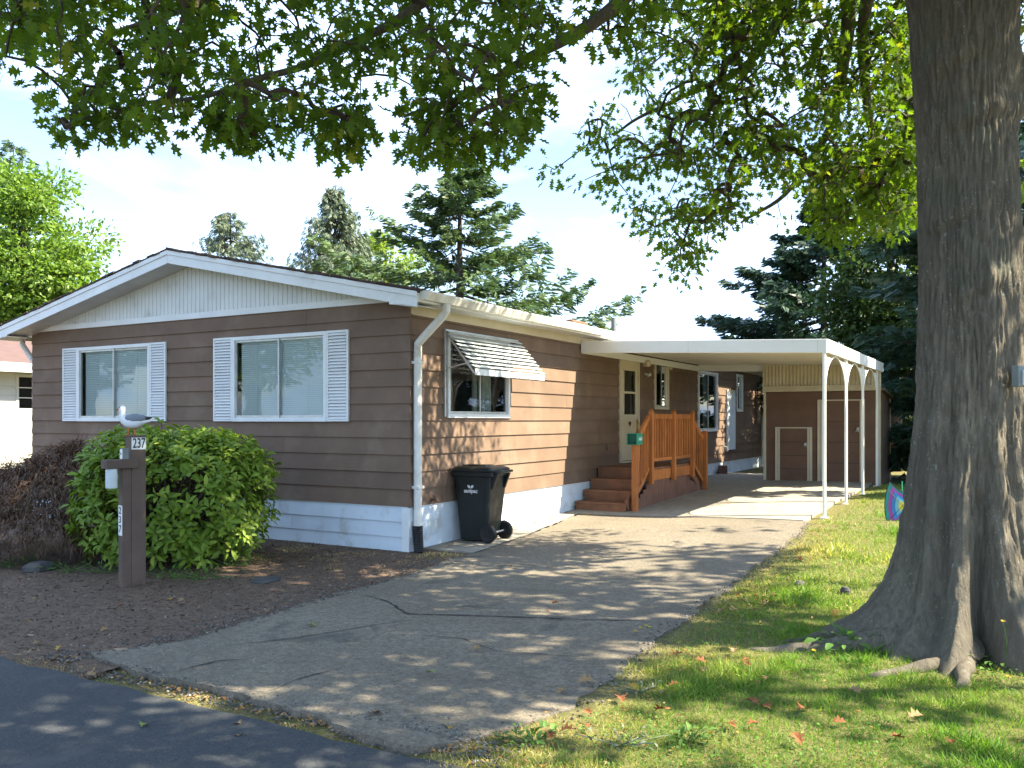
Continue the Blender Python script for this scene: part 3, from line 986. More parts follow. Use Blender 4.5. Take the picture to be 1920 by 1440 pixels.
# ------------------------------------------------------------------ carport
carport = thing('carport', 'white flat-roofed metal carport with lacy arched posts beside the house', 'carport', (CX, CY, 0))
CB0, CB1, CXR = 4.77, 11.05, 3.99
def ctop(x): return 2.95 - .15 * (x / CXR)
M['carwhite'] = mat('carport_enamel', (.80, .80, .79), (.74, .74, .73), 1.5, .4, .03, 30, dirt=(.55, .54, .50), dlo=.6, dhi=.9)
M['carunder'] = mat('carport_underside', (.74, .70, .62), (.68, .64, .56), 1.2, .5, .03, 20)
pan = MB(); vs = []
x = .03
npan = 10
roofc = MB()
roofc.hexa([(.03, CB0 + .03, ctop(.03) - .055), (CXR - .03, CB0 + .03, ctop(CXR) - .055), (CXR - .03, CB1 - .03, ctop(CXR) - .055), (.03, CB1 - .03, ctop(.03) - .055)],
           [(.03, CB0 + .03, ctop(.03) - .03), (CXR - .03, CB0 + .03, ctop(CXR) - .03), (CXR - .03, CB1 - .03, ctop(CXR) - .03), (.03, CB1 - .03, ctop(.03) - .03)])
rc = roofc.build('roof', M['carunder'], carport)
for i in range(1, 15):
    y = CB0 + (CB1 - CB0) * i / 15
    MB().hexa([(.04, y, ctop(.03) - .063), (CXR - .04, y, ctop(CXR) - .063), (CXR - .04, y + .03, ctop(CXR) - .063), (.04, y + .03, ctop(.03) - .063)],
              [(.04, y, ctop(.03) - .056), (CXR - .04, y, ctop(CXR) - .056), (CXR - .04, y + .03, ctop(CXR) - .056), (.04, y + .03, ctop(.03) - .056)]).build('pan_seam', M['carunder'], rc)
def fas(a, b, y0, y1, name='fascia'):
    return MB().hexa([(a, y0, ctop(a) - .20), (b, y0, ctop(b) - .20), (b, y1, ctop(b) - .20), (a, y1, ctop(a) - .20)],
                     [(a, y0, ctop(a)), (b, y0, ctop(b)), (b, y1, ctop(b)), (a, y1, ctop(a))]).build(name, M['carwhite'], carport, bevel=.006)
fas(.03, CXR, CB0 - .015, CB0 + .03); fas(.03, CXR - .03, CB1 - .03, CB1 + .012)
MB().box(CXR - .03, CXR + .015, CB0 + .03, CB1 + .012, ctop(CXR) - .19, ctop(CXR) + .004).build('fascia', M['carwhite'], carport, bevel=.006)
MB().box(CXR - .125, CXR - .120, CB0 - .0185, CB0 - .015, ctop(CXR) - .195, ctop(CXR) - .004).build('fascia_joint', M['alu'], carport)
MB().box(1.90, 1.904, CB0 - .0175, CB0 - .015, ctop(1.9) - .195, ctop(1.9) - .004).build('fascia_joint', M['alu'], carport)
MB().box(.026, .07, CB0 + .03, CB1 - .03, 2.74, 2.86).build('ledger', M['carwhite'], carport)
posts_b = [4.80, 6.71, 8.55, 10.47]
ztop = ctop(CXR) - .19
def arc_pts(y0, s, half):
    pts = []
    for i in range(13):
        t = i / 12
        pts.append((y0 + s * (.05 + (half - .06) * (t ** 2.6)), ztop - .78 + .77 * (1 - (1 - t) ** 1.5)))
    return pts
for k, pb_ in enumerate(posts_b):
    gz = float(g(4.0, pb_))
    mb = MB()
    for s in (-1, 1):
        mb.box(CXR - .058, CXR - .02, pb_ + s * .026 - .018, pb_ + s * .026 + .018, gz - .1, ztop)
    po = mb.build('post', M['carwhite'], carport, bevel=.003)
    MB().box(CXR - .045, CXR - .033, pb_ - .007, pb_ + .007, gz - .1, ztop - .002).build('web', M['carwhite'], po)
    MB().box(CXR - .10, CXR + .02, pb_ - .07, pb_ + .07, gz - .02, gz + .006).build('base_plate', M['carwhite'], po)
    for s in (-1, 1):
        if (k == 0 and s < 0) or (k == 3 and s > 0):
            continue
        half = .94
        br = MB(); ap = arc_pts(pb_, s, half)
        br.tube([(CXR - .039, a, b) for a, b in ap], .011, 6)
        # scrolls filling the spandrel
        rs = random.Random(k * 3 + s)
        for q in range(10):
            t = (q + .6) / 10.4
            zz = ztop - .70 + .66 * t
            # width available at this height
            wy = np.interp(zz, [p[1] for p in ap], [abs(p[0] - pb_) for p in ap])
            r_ = min(.045, max(.016, (wy - .05) * .30))
            m_ = max(1, int((wy - .04) / (2 * r_ + .004)))
            for c_ in range(m_):
                yc = pb_ + s * (.05 + (c_ + .5) * (wy - .05) / m_)
                ring = []
                for a in range(13):
                    an = 2 * math.pi * a / 12 * (1 if c_ % 2 else -1) + q
                    rr = r_ * (1 - .35 * a / 12)
                    ring.append((CXR - .039, yc + rr * math.cos(an), zz + rr * math.sin(an)))
                br.tube(ring, .0055, 4, cap=False)
        br.build('lace_bracket', M['carwhite'], po)

# ------------------------------------------------------------------ shed at the end of the carport
shed = thing('storage_shed', 'brown storage shed with cream trim and two doors at the carport end', 'shed', W(1.57, 10.9, .26))
SW, SD, SH = 2.40, 1.5, 1.97
M['shedbrown'] = mat('shed_brown_panel', (.170, .096, .063), (.136, .078, .052), 3, .75, .25, 50, .003, rand=.05, dirt=(.17, .09, .065), dlo=.58, dhi=.85)
M['shedside'] = mat('shed_side_siding', (.16, .115, .085), (.125, .09, .068), 3, .8, .3, 50, .003, rand=.08)
MB().box(0, SW, .02, SD, -.3, SH - .02).build('wall_core', M['shedbrown'], shed)
SDO = (.31, .98, 0, 1.17); BDO = (1.20, 2.04, 0, 1.76)
zss = [-.02 + .197 * i for i in range(11)]
def psf(u, n, z): return (u, .004 - n, z)
lap(shed, 'siding_board', psf, .06, SW - .06, zss, M['shedbrown'], [], joints=False, seed=21, lip=.013)
def pss(u, n, z): return (SW + n, u, z)
lap(shed, 'siding_board', pss, .02, SD, zss[:-1], M['shedside'], [], joints=False, seed=22, lip=.016)
for (a, b) in ((0, .055), (SW - .055, SW)):
    MB().box(a, b, -.035, .02, -.08, SH).build('corner_trim', M['cream'], shed, bevel=.003)
MB().box(SW + .002, SW + .024, SD - .06, SD + .02, -.1, SH - .12).build('corner_trim', M['cream'], shed)
def shed_door(o, nm):
    a, b, c, d = o
    MB().box(a, b, -.026, -.012, c + .015, d).build(nm, M['shedbrown'], shed, bevel=.003)
    D = bpy.data.objects[nm] if False else COL.objects[-1]
    for (p, q) in ((a - .055, a + .0), (a + .008, a + .045), (b - .045, b - .008), (b + .0, b + .055)):
        MB().box(p, q, -.038, -.010, c, d + .03).build('door_trim', M['cream'], D, bevel=.002)
    MB().box(a - .0, b + .0, -.034, -.010, d + .002, d + .028).build('door_trim', M['cream'], D)
    hz = .55 * d + .18
    hd = MB(); hd.box(b - .10, b - .06, -.045, -.026, hz - .05, hz + .05)
    hd.tube([(b - .08, -.045, hz + .05), (b - .09, -.075, hz + .02), (b - .11, -.06, hz - .03), (b - .13, -.045, hz - .045)], .011, 6)
    hd.build('handle', M['alu'], D, smooth=True)
    for q in (.25, .5, .75):
        MB().box(a + .045, b - .045, -.0285, -.026, d * q - .004, d * q + .004).build('groove', M['black'], D)
shed_door(SDO, 'small_door'); shed_door(BDO, 'door')
MB().box(-.01, SW + .01, -.075, .02, SH, SH + .125).build('beam', M['cream'], shed, bevel=.004)
MB().box(-.01, SW + .01, -.088, -.074, SH + .04, SH + .07).build('beam_moulding', M['cream'], shed)
cor = MB(); vs = []
n = 150
for i in range(n + 1):
    x = -.01 + (SW + .02) * i / n
    y = -.03 + .016 * math.sin(x / .075 * 2 * math.pi)
    vs += [(x, y, SH + .126), (x, y, 2.86 - .26 - .15 * ((x + 1.57) / CXR) + .03)]
cor.add(vs, [(2 * i, 2 * i + 2, 2 * i + 3, 2 * i + 1) for i in range(n)])
cor.build('corrugated_panel', M['cream'], shed, smooth=True)
MB().hexa([(-.06, .03, SH), (SW + .08, .03, SH), (SW + .08, SD + .12, SH - .16), (-.06, SD + .12, SH - .16)],
          [(-.06, .03, SH + .05), (SW + .08, .03, SH + .05), (SW + .08, SD + .12, SH - .11), (-.06, SD + .12, SH - .11)]).build('roof', M['shedside'], shed)

blk = thing('clay_block', 'small reddish clay block lying against the far skirting', 'block', W(.16, 12.6, float(g(.1, 12.6)) + .03), ROT + .3)
bm_ = MB(); bm_.box(-.10, .10, -.2, .2, 0, .05).box(-.10, .10, -.2, .2, .14, .19).box(-.10, .10, -.2, -.16, .05, .14).box(-.10, .10, .16, .2, .05, .14).box(-.10, .10, -.02, .02, .05, .14)
bm_.build('block_body', M['concrete_block'], blk, bevel=.004)

# ------------------------------------------------------------------ porch with steps
porch = thing('wooden_porch', 'orange-stained cedar porch with steps and balustrade at the house door', 'porch', W(0, 4.5, .1))
PX = 1.0
def pz(b): return float(g(.5, b)) - .1
def pb3(x, b, z): return (x, b - 4.5, z - .1)      # house frame -> porch frame
def pbox(x0, x1, b0, b1, z0, z1): return MB().box(x0, x1, b0 - 4.5, b1 - 4.5, z0 - .1, z1 - .1)
LH = .79
# steps, front and back
nose = [4.50, 4.83, 5.11, 5.40]; tops = [.27, .44, .61, .79]
for i in range(3):
    zlow = float(g(.5, nose[i])) + .02 if i == 0 else tops[i - 1] - .0
    b1 = nose[i + 1] + .03
    pbox(.045, PX - .06, nose[i] + .02, nose[i] + .04, (.11 if i == 0 else tops[i - 1]) , tops[i] - .036).build('riser', M['cedar_worn'], porch)
    w_ = (b1 - nose[i]) / 2
    for k in range(2):
        pbox(.045, PX - .05, nose[i] + k * w_ , nose[i] + (k + 1) * w_ - .006, tops[i] - .035, tops[i]).build('tread', M['cedar_worn'], porch, bevel=.004)
pbox(.045, PX - .06, 5.42, 5.44, .60, LH - .036).build('riser', M['cedar_worn'], porch)
bnose = [8.46, 8.18, 7.88]
for i in range(3):
    z0 = float(g(.5, 8.4)) + .02
    zt = z0 + (LH - z0) * (i + 1) / 4
    b0 = (7.60, 7.60, 7.60)[i]
    pbox(.045, PX - .05, bnose[i] - .30, bnose[i], zt - .035, zt).build('tread', M['cedar_worn'], porch, bevel=.004)
    pbox(.045, PX - .06, bnose[i] - .04, bnose[i] - .02, zt - .035 - (LH - z0) / 4, zt - .036).build('riser', M['cedar_worn'], porch)
# deck boards
nb = 15
for i in range(nb):
    b0 = 5.40 + (7.62 - 5.40) * i / nb
    pbox(.045, PX - .02, b0, b0 + (7.62 - 5.40) / nb - .006, LH - .035, LH).build('deck_board', M['cedar_worn'], porch, bevel=.003)
# rim and skirt panels
pbox(PX - .045, PX - .005, 5.40, 7.62, LH - .215, LH - .037).build('rim_board', M['cedar'], porch, bevel=.003)
sk = 4.66
while sk < 8.30:
    w_ = .142
    topz = .575 if 5.36 < sk < 7.55 else (np.interp(sk, [4.6, 5.36], [.16, .50]) if sk < 5.4 else np.interp(sk, [7.5, 8.3], [.50, .27]))
    gz = float(g(.95, sk)) + .028
    if topz - gz > .05:
        pbox(PX - .055, PX - .030, sk, min(sk + w_ - .004, 8.31), gz, topz).build('skirt_board', M['redpanel'], porch)
    sk += w_
# stringers beside the steps
for (pa, qa) in (((4.56, .20), (5.44, .74)), ((8.42, .30), (7.58, .74))):
    MB().bar(pb3(PX - .06, pa[0], pa[1]), pb3(PX - .06, qa[0], qa[1]), .03, .20).build('stringer', M['cedar_worn'], porch)
# posts
ph = []
def newel(b, z0, z1, m='cedar', worn=False):
    o = pbox(PX, PX + .088, b - .044, b + .044, z0, z1).build('post', M[m], porch, bevel=.005)
    return o
newel(4.66, .12, 1.21); newel(8.35, .22, 1.40)
for b in (5.42, 6.54, 7.59):
    o = pbox(PX, PX + .07, b - .042, b + .042, .53, 1.76).build('post', M['cedar'], porch, bevel=.005)
    MB().hexa([pb3(PX, b - .042, 1.76), pb3(PX + .07, b - .042, 1.76), pb3(PX + .07, b + .042, 1.76), pb3(PX, b + .042, 1.76)],
              [pb3(PX + .025, b - .01, 1.80), pb3(PX + .045, b - .01, 1.80), pb3(PX + .045, b + .01, 1.80), pb3(PX + .025, b + .01, 1.80)]).build('post_cap', M['cedar'], o)
def rail(a, za, b, zb, w=.05, h=.085, nm='rail'):
    MB().bar(pb3(PX - .005, a, za), pb3(PX - .005, b, zb), w, h).build(nm, M['cedar'], porch, bevel=.004)
def balusters(a, b, zl, zh, pitch):
    n = int((b - a) / pitch)
    for i in range(n):
        y = a + (b - a) * (i + .5) / n
        l = np.interp(y, [a, b], zl); h = np.interp(y, [a, b], zh)
        pbox(PX - .018, PX + .018, y - .018, y + .018, float(l), float(h)).build('baluster', M['cedar'], porch, bevel=.002)
for (a, b) in ((5.462, 6.498), (6.582, 7.548)):
    rail(a, 1.68, b, 1.68); rail(a, .93, b, .93, .045, .06)
    balusters(a, b, (.96, .96), (1.64, 1.64), .125)
rail(4.70, 1.17, 5.38, 1.66); rail(4.70, .30, 5.38, .80, .045, .06)
balusters(4.70, 5.38, (.33, .83), (1.14, 1.63), .115)
rail(7.63, 1.66, 8.31, 1.26); rail(7.63, .84, 8.31, .42, .045, .06)
balusters(7.63, 8.31, (.87, .45), (1.63, 1.22), .115)
pbox(PX - .05, PX + .0, 4.72, 4.80, .12, .30).build('bracket_block', M['cedar_worn'], porch)

# green newspaper box on the newel post
nbx = thing('newspaper_box', 'small green plastic newspaper box on the porch newel post', 'mailbox', W(1.02, 4.70, 1.215), ROT + R(8))
mb = MB(); w_, l_, h_ = .085, .40, .185
mb.box(-w_, w_, -.18, l_ - .18, 0, .008); mb.box(-w_, w_, -.18, l_ - .18, h_ - .008, h_)
mb.box(-w_, -w_ + .008, -.18, l_ - .18, .008, h_ - .008); mb.box(w_ - .008, w_, -.18, l_ - .18, .008, h_ - .008)
mb.build('shell', M['green'], nbx, bevel=.006)
MB().box(-w_ + .008, w_ - .008, -.10, -.09, .008, h_ - .008).build('inner_wall', M['green_dark'], nbx)
MB().box(-.03, .03, -.05, .05, -.045, -.0).build('bracket', M['gutter'], nbx)

def text_obj(body, size, m, parent, mtx, name='lettering', sx=1.0, depth=.0015, bold=0.0):
    cu = bpy.data.curves.new('text', 'FONT')
    cu.body = body; cu.size = size; cu.align_x = 'CENTER'; cu.align_y = 'CENTER'
    cu.extrude = depth; cu.offset = bold
    to = bpy.data.objects.new('text', cu); COL.objects.link(to)
    dg = bpy.context.evaluated_depsgraph_get(); dg.update()
    me = bpy.data.meshes.new_from_object(to.evaluated_get(dg))
    bpy.data.objects.remove(to, do_unlink=True)
    me.transform(mtx @ Matrix.Diagonal((sx, 1, 1, 1)))
    me.name = name
    me.materials.clear()
    return link(name, me, m, parent)
def face_mtx(origin, right, up):
    r = Vector(right).normalized(); u = Vector(up).normalized(); n = r.cross(u)
    m = Matrix((r, u, n)).transposed().to_4x4()
    m.translation = Vector(origin)
    return m
# pale raised stripe pattern of worn lettering on its side
for i in range(6):
    MB().box(w_, w_ + .002, -.05 + i * .036, -.05 + i * .036 + .022, .07, .07 + (.055 if i % 2 else .038)).build('lettering', M['logo'], nbx)

# ------------------------------------------------------------------ wheeled bin
bz = float(g(.3, 1.1)) + .028
bin_ = thing('wheeled_bin', 'dark green-black wheeled rubbish bin with white logo by the side wall', 'bin', W(.33, 1.12, bz), ROT + R(4))
# local: x away from the wall (wheels at +x), y along the wall
def ringbox(hx0, hx1, hy, z, r=.05, n=4):
    pts = []
    for (sx_, sy_, a0) in ((hx1 - r, hy - r, 0), (hx0 + r, hy - r, 90), (hx0 + r, -hy + r, 180), (hx1 - r, -hy + r, 270)):
        for k in range(n + 1):
            a = R(a0 + 90 * k / n)
            pts.append((sx_ + r * math.cos(a), sy_ + r * math.sin(a), z))
    return pts
def loft(rings, cap=True):
    mb = MB(); n = len(rings[0]); vs = [p for r_ in rings for p in r_]; fs = []
    for i in range(len(rings) - 1):
        for k in range(n):
            a = i * n + k; b = i * n + (k + 1) % n
            fs.append((a, b, b + n, a + n))
    if cap:
        fs.append(tuple(range(n - 1, -1, -1))); fs.append(tuple((len(rings) - 1) * n + k for k in range(n)))
    mb.add(vs, fs); return mb
body = loft([ringbox(-.22, .15, .20, .02), ringbox(-.225, .17, .205, .10), ringbox(-.235, .20, .215, .25), ringbox(-.275, .255, .25, .80),
             ringbox(-.28, .26, .255, .84), ringbox(-.305, .285, .28, .845), ringbox(-.31, .29, .285, .90)])
bo = body.build('body', M['bin'], bin_, smooth=False, bevel=.004)
# recessed rib column on the back
MB().hexa([(.178, -.045, .22), (.19, -.045, .22), (.19, .045, .22), (.178, .045, .22)], [(.238, -.055, .76), (.252, -.055, .76), (.252, .055, .76), (.238, .055, .76)]).build('back_rib', M['black'], bo)
for s in (-1, 1):
    MB().hexa([(.225, s * .17 - .02, .68), (.26, s * .17 - .02, .68), (.26, s * .17 + .02, .68), (.225, s * .17 + .02, .68)],
              [(.25, s * .17 - .02, .86), (.335, s * .17 - .02, .88), (.335, s * .17 + .02, .88), (.25, s * .17 + .02, .86)]).build('handle_bracket', M['bin'], bo, bevel=.004)
MB().tube([(.27, -.20, .885), (.34, -.19, .90), (.36, -.17, .905), (.36, .17, .905), (.34, .19, .90), (.27, .20, .885)], .017, 8).build('handle', M['bin'], bin_, smooth=True)
lid = loft([ringbox(-.315, .29, .285, .902, .06), ringbox(-.32, .295, .29, .925, .06), ringbox(-.305, .28, .275, .945, .06), ringbox(-.27, .22, .24, .965, .05)])
lo = lid.build('lid', M['bin'], bin_, bevel=.004)
MB().hexa([(-.24, -.12, .955), (.14, -.12, .955), (.14, .12, .955), (-.24, .12, .955)], [(-.22, -.10, .985), (.12, -.10, .985), (.12, .10, .985), (-.22, .10, .985)]).build('lid_panel', M['bin'], lo, bevel=.004)
MB().box(-.36, -.30, -.10, .10, .905, .925).build('lid_grip', M['bin'], lo, bevel=.004)
MB().tube([(.215, -.225, .115), (.215, .225, .115)], .012, 8).build('axle', M['alu'], bin_)
for s in (-1, 1):
    wh = MB().lathe([(.05, -.022), (.098, -.026), (.115, -.018), (.118, 0), (.115, .018), (.098, .026), (.05, .022)], 28, (.215, s * .238, .118), 'y')
    wo_ = wh.build('wheel', M['black'], bin_)
    tr = MB()
    for k in range(28):
        a = 2 * math.pi * k / 28
        c_ = Vector((.215 + .117 * math.cos(a), s * .238, .118 + .117 * math.sin(a)))
        tdir = Vector((-math.sin(a), 0, math.cos(a)))
        tr.bar(c_ - Vector((0, .02, 0)), c_ + Vector((0, .02, 0)), .008, .010, up=(math.cos(a), 0, math.sin(a)))
    tr.build('tyre_tread', M['black'], wo_)
    MB().lathe([(.014, -.03), (.04, -.029), (.045, 0), (.04, .029), (.014, .03)], 14, (.215, s * .238, .118), 'y').build('hub', M['bin'], wo_)
# logo on the camera side: the side face at y=-hy slopes outward with height
def sideface(x, z): return (x, -(np.interp(z, [.25, .80], [.215, .25])) - .003, z)
o0 = Vector(sideface(-.03, .655))
nrm_up = (Vector(sideface(0, .8)) - Vector(sideface(0, .3))).normalized()
text_obj('sanipac', .070, M['logo'], bin_, face_mtx(o0, (1, 0, 0), nrm_up), sx=.98, bold=.002, depth=.001)
for s in (-1, 1):
    lp = []
    base = Vector(sideface(-.03, .690)); rgt = Vector((1, 0, 0))
    for (a, b) in ((.004, 0), (.004, .022), (.012, .036), (.030, .042), (.044, .042), (.042, .020), (.030, .004), (.016, 0)):
        lp.append(base + rgt * (s * a) + nrm_up * b + Vector((0, -.001, 0)))
    MB().prism(lp, (0, -.001, 0)).build('logo_leaf', M['logo'], bin_)

# ------------------------------------------------------------------ house number post
npz = mulch_z(-1.05, -3.0)
npost = thing('number_post', 'brown wooden lamp post carrying the white 237 number plates', 'post', (-3.70, 8.47, npz - .01), R(48))
MB().box(-.045, .100, -.055, .080, -.15, 1.455).build('post', M['postwood'], npost, bevel=.006)
MB().box(-.050, .105, -.060, .085, 1.455, 1.470).build('post_top', M['postwood'], npost, bevel=.003)
MB().box(-.135, -.047, -.060, .028, -.15, 1.20).build('side_post', M['postwood'], npost, bevel=.006)
arm = MB().box(-.300, .0, -.108, -.062, 1.155, 1.240).build('lamp_arm', M['postwood'], npost, bevel=.005)
MB().box(-.300, -.136, -.061, .03, 1.155, 1.240).build('arm_block', M['postwood'], arm, bevel=.004)
lampb = MB().lathe([(.050, 0), (.053, .02), (.053, .17), (.048, .185)], 14, (-.235, -.055, .968), 'z').build('lamp_shade', M['device'], npost, smooth=False, bevel=.002)
swi = MB().box(-.150, -.090, -.100, -.045, 1.242, 1.345).build('light_sensor', M['greybox'], npost, bevel=.004)
MB().box(-.154, -.150, -.098, -.050, 1.246, 1.341).build('sensor_face', M['plate'], swi)
MB().box(-.157, -.154, -.080, -.068, 1.285, 1.305).build('sensor_eye', M['ink'], swi)
pl1 = MB().box(-.043, .098, -.060, -.055, 1.332, 1.448).build('number_plate', M['plate'], npost, bevel=.001)
text_obj('237', .135, M['ink'], pl1, face_mtx((.0275, -.0605, 1.390), (1, 0, 0), (0, 0, 1)), sx=.62, bold=.0015)
pl2 = MB().box(-.1405, -.1355, -.062, .012, .505, .795).build('number_plate', M['plate'], npost, bevel=.001)
for i, ch in enumerate('237'):
    text_obj(ch, .095, M['inkblue'], pl2, face_mtx((-.1412, -.025, .745 - i * .088), (0, -1, 0), (0, 0, 1)), sx=.95, bold=.002)

# ------------------------------------------------------------------ gull figurine
gull = thing('gull_figurine', 'white and grey gull figurine standing on top of the number post', 'figurine', (-3.705, 8.47, npz + 1.490), R(0))
gull.scale = (1.12, 1.12, 1.22)
M['gwhite'] = mat('gull_white', (.74, .75, .76), (.66, .67, .68), 6, .6)
M['ggrey'] = mat('gull_grey', (.19, .22, .26), (.16, .185, .22), 5, .6)
M['gblack'] = mat('gull_black', (.03, .025, .03), (.02, .02, .02), 5, .6)
M['gorange'] = mat('gull_orange', (.55, .17, .04), (.45, .13, .03), 5, .5)
# body axis: bill points to -x, tail to +x
sp = [(.150, .088), (.115, .090), (.075, .088), (.035, .082), (-.005, .080), (-.045, .086), (-.072, .102), (-.085, .125), (-.088, .150), (-.088, .172), (-.090, .190), (-.093, .205), (-.095, .213)]
rd = [.005, .018, .032, .045, .052, .050, .042, .032, .027, .030, .031, .022, .006]
MB().tube([(x, 0, z) for x, z in sp], rd, 14).build('body', M['gwhite'], gull, smooth=True)
MB().tube([(-.112, 0, .186), (-.130, 0, .183), (-.150, 0, .176)], [.010, .008, .002], 8).build('bill', M['gorange'], gull, smooth=True)
for s in (-1, 1):
    MB().lathe([(.002, -.003), (.005, 0), (.002, .003)], 8, (-.106, s * .026, .198), 'y').build('eye', M['gblack'], gull)
    wg = MB()
    wp = [(-.062, .095), (-.03, .108), (.02, .112), (.08, .112), (.12, .110)]; wr = [.012, .034, .038, .028, .012]
    wg.tube([(x, s * (.032 if i < 3 else .022), z) for i, (x, z) in enumerate(wp)], wr, 10, squash=(.55, 1.0))
    wing = wg.build('wing', M['ggrey'], gull, smooth=True)
    MB().tube([(.10, s * .020, .111), (.135, s * .015, .112), (.168, s * .008, .120)], [.016, .013, .003], 8, squash=(.5, 1)).build('wing_tip', M['gblack'], wing, smooth=True)
    lg = MB(); lg.tube([(-.012 + s * .022, s * .016, .045), (-.012 + s * .022, s * .016, -.018)], .005, 6)
    for k in (-1, 0, 1):
        lg.tube([(-.012 + s * .022, s * .016, -.020), (-.045 + s * .022, s * .016 + k * .016, -.022)], .003, 5)
    lg.build('leg', M['gorange'], gull)

# ------------------------------------------------------------------ sensor box on the trunk, garden spinner
def add_sensor_box(loc, rz):
    t = thing('sensor_box', 'small grey backing box with a white sensor screwed to the tree trunk', 'sensor box', loc, rz)
    MB().box(-.055, .055, -.03, .03, -.07, .07).build('backing_box', M['greybox'], t, bevel=.004)
    d_ = MB().box(-.028, .040, -.055, -.03, -.062, .040).build('sensor', M['plate'], t, bevel=.006)
    MB().box(-.006, .016, -.057, -.055, .005, .025).build('display', M['inkblue'], d_)

# ------------------------------------------------------------------ neighbour's house on the left
neigh = thing('neighbour_house', 'white-sided neighbouring house with faded red roof at the far left', 'house', W(-14, 0, 0))
MB().box(-7.6, -.02, 0, 16, -.1, 2.8).build('wall_core', M['whitesiding'], neigh)
def pn(u, n, z): return (n, u, z)
NW = (3.35, 4.75, 1.86, 2.66)
lap(neigh, 'siding_board', pn, 0, 16, [.0 + .2 * i for i in range(15)], M['whitesiding'], [NW], joints=False, seed=33, lip=.02)
fr = MB()
for (a, b, c, d) in ((3.33, 4.77, 2.63, 2.69), (3.33, 4.77, 1.84, 1.89), (3.33, 3.39, 1.89, 2.63), (4.71, 4.77, 1.89, 2.63)):
    fr.box(-.02, .035, a, b, c, d)
nwf = fr.build('window', M['whitesiding'], neigh)
for (a, b) in ((3.80, 3.83), (4.25, 4.28)):
    MB().box(-.015, .03, a, b, 1.89, 2.63).build('mullion', M['gutter'], nwf)
for zz in (2.13, 2.37):
    MB().box(-.013, .028, 3.39, 4.25, zz, zz + .02).build('mullion', M['gutter'], nwf)
MB().add([(.005, 3.39, 1.89), (.005, 4.71, 1.89), (.005, 4.71, 2.63), (.005, 3.39, 2.63)], [(0, 1, 2, 3)]).build('pane', M['glass_dark'], nwf)
MB().box(-.03, -.021 + .012, 3.35, 4.75, 1.86, 2.66).build('room_recess', M['dark'], nwf)
rp = MB(); 
rp.prism([(.55, -.4, 2.78), (.55, -.4, 2.92), (-3.8, -.4, 3.85), (-8.15, -.4, 2.92), (-8.15, -.4, 2.78), (-3.8, -.4, 3.72)], (0, 16.8, 0))
nr = rp.build('roof', M['roofpink'], neigh)
MB().box(.55, .58, -.4, 16.4, 2.72, 2.93).build('fascia', M['white'], nr)
MB().box(.02, .55, 0, 16.0, 2.74, 2.76).build('soffit', M['white'], nr)
MB().prism([(0, -.01, 2.8), (-7.6, -.01, 2.8), (-3.8, -.01, 3.65)], (0, .02, 0)).build('gable', M['whitesiding'], neigh)

# ------------------------------------------------------------------ background trees
OAKLEAF_H = [(.03, 0), (.045, .16), (.30, .20), (.11, .33), (.43, .50), (.12, .58), (.28, .80), (.07, .80)]
def oak_leaf():
    pts = [(x, y) for x, y in OAKLEAF_H] + [(0, 1.0)] + [(-x, y) for x, y in reversed(OAKLEAF_H)]
    return [(x, y, .10 * abs(x) - .12 * (y - .5) ** 2) for x, y in pts], [list(range(len(pts)))]
def oval_leaf(w=.22, n=3, fold=.35, droop=.18):
    L = [(0, 0), (w * .75, .28), (w, .55), (w * .62, .82), (0, 1.0)]
    v = [(0, 0, 0), (0, .5, droop * .1), (0, 1, -droop)]
    l = [(-w * .7, .25, w * fold * .7), (-w, .55, w * fold), (-w * .6, .83, w * fold * .4 - droop * .6)]
    r = [(w * .7, .25, w * fold * .7), (w, .55, w * fold), (w * .6, .83, w * fold * .4 - droop * .6)]
    v = v + l + r
    return v, [[0, 1, 4, 3], [1, 2, 5, 4], [0, 6, 7, 1], [1, 7, 8, 2]]
DIAMOND = ([(0, 0, 0), (.28, .45, .06), (0, 1, -.05), (-.28, .45, .06)], [[0, 1, 2, 3]])
TRI = ([(-.10, 0, 0), (.10, 0, 0), (0, 1, -.06)], [[0, 1, 2]])

M['bark_bg'] = mat('tree_bark', (.09, .07, .055), (.05, .04, .033), 8, .9, .5, 30, .02, stretch=(1, 1, .2))
def lm(name, a, b, trans=(1.6, 1.7, .7), tf=.35, **k): return leaf_mat(name, a, b, trans, tf, **k)
M['lf_lime'] = lm('lime_foliage', (.085, .155, .022), (.16, .25, .045), c=(.24, .30, .06))
M['lf_yellow'] = lm('yellow_green_foliage', (.16, .24, .035), (.26, .33, .06))
M['lf_dark'] = lm('dark_foliage', (.028, .056, .016), (.062, .105, .030), tf=.25)
M['lf_arb'] = lm('arborvitae_foliage', (.045, .105, .018), (.085, .165, .03), tf=.25)
M['nd_spruce'] = lm('spruce_needles', (.045, .085, .032), (.11, .165, .058), (1.2, 1.3, .7), .2)
M['nd_grey'] = lm('grey_green_needles', (.085, .115, .075), (.155, .185, .115), (1.2, 1.3, .8), .25)
M['nd_dark'] = lm('dark_spruce_needles', (.018, .045, .030), (.048, .092, .056), (1.0, 1.2, .8), .15)
M['nd_blue'] = lm('blue_spruce_needles', (.06, .10, .10), (.10, .15, .15), (1.0, 1.1, 1.0), .15)

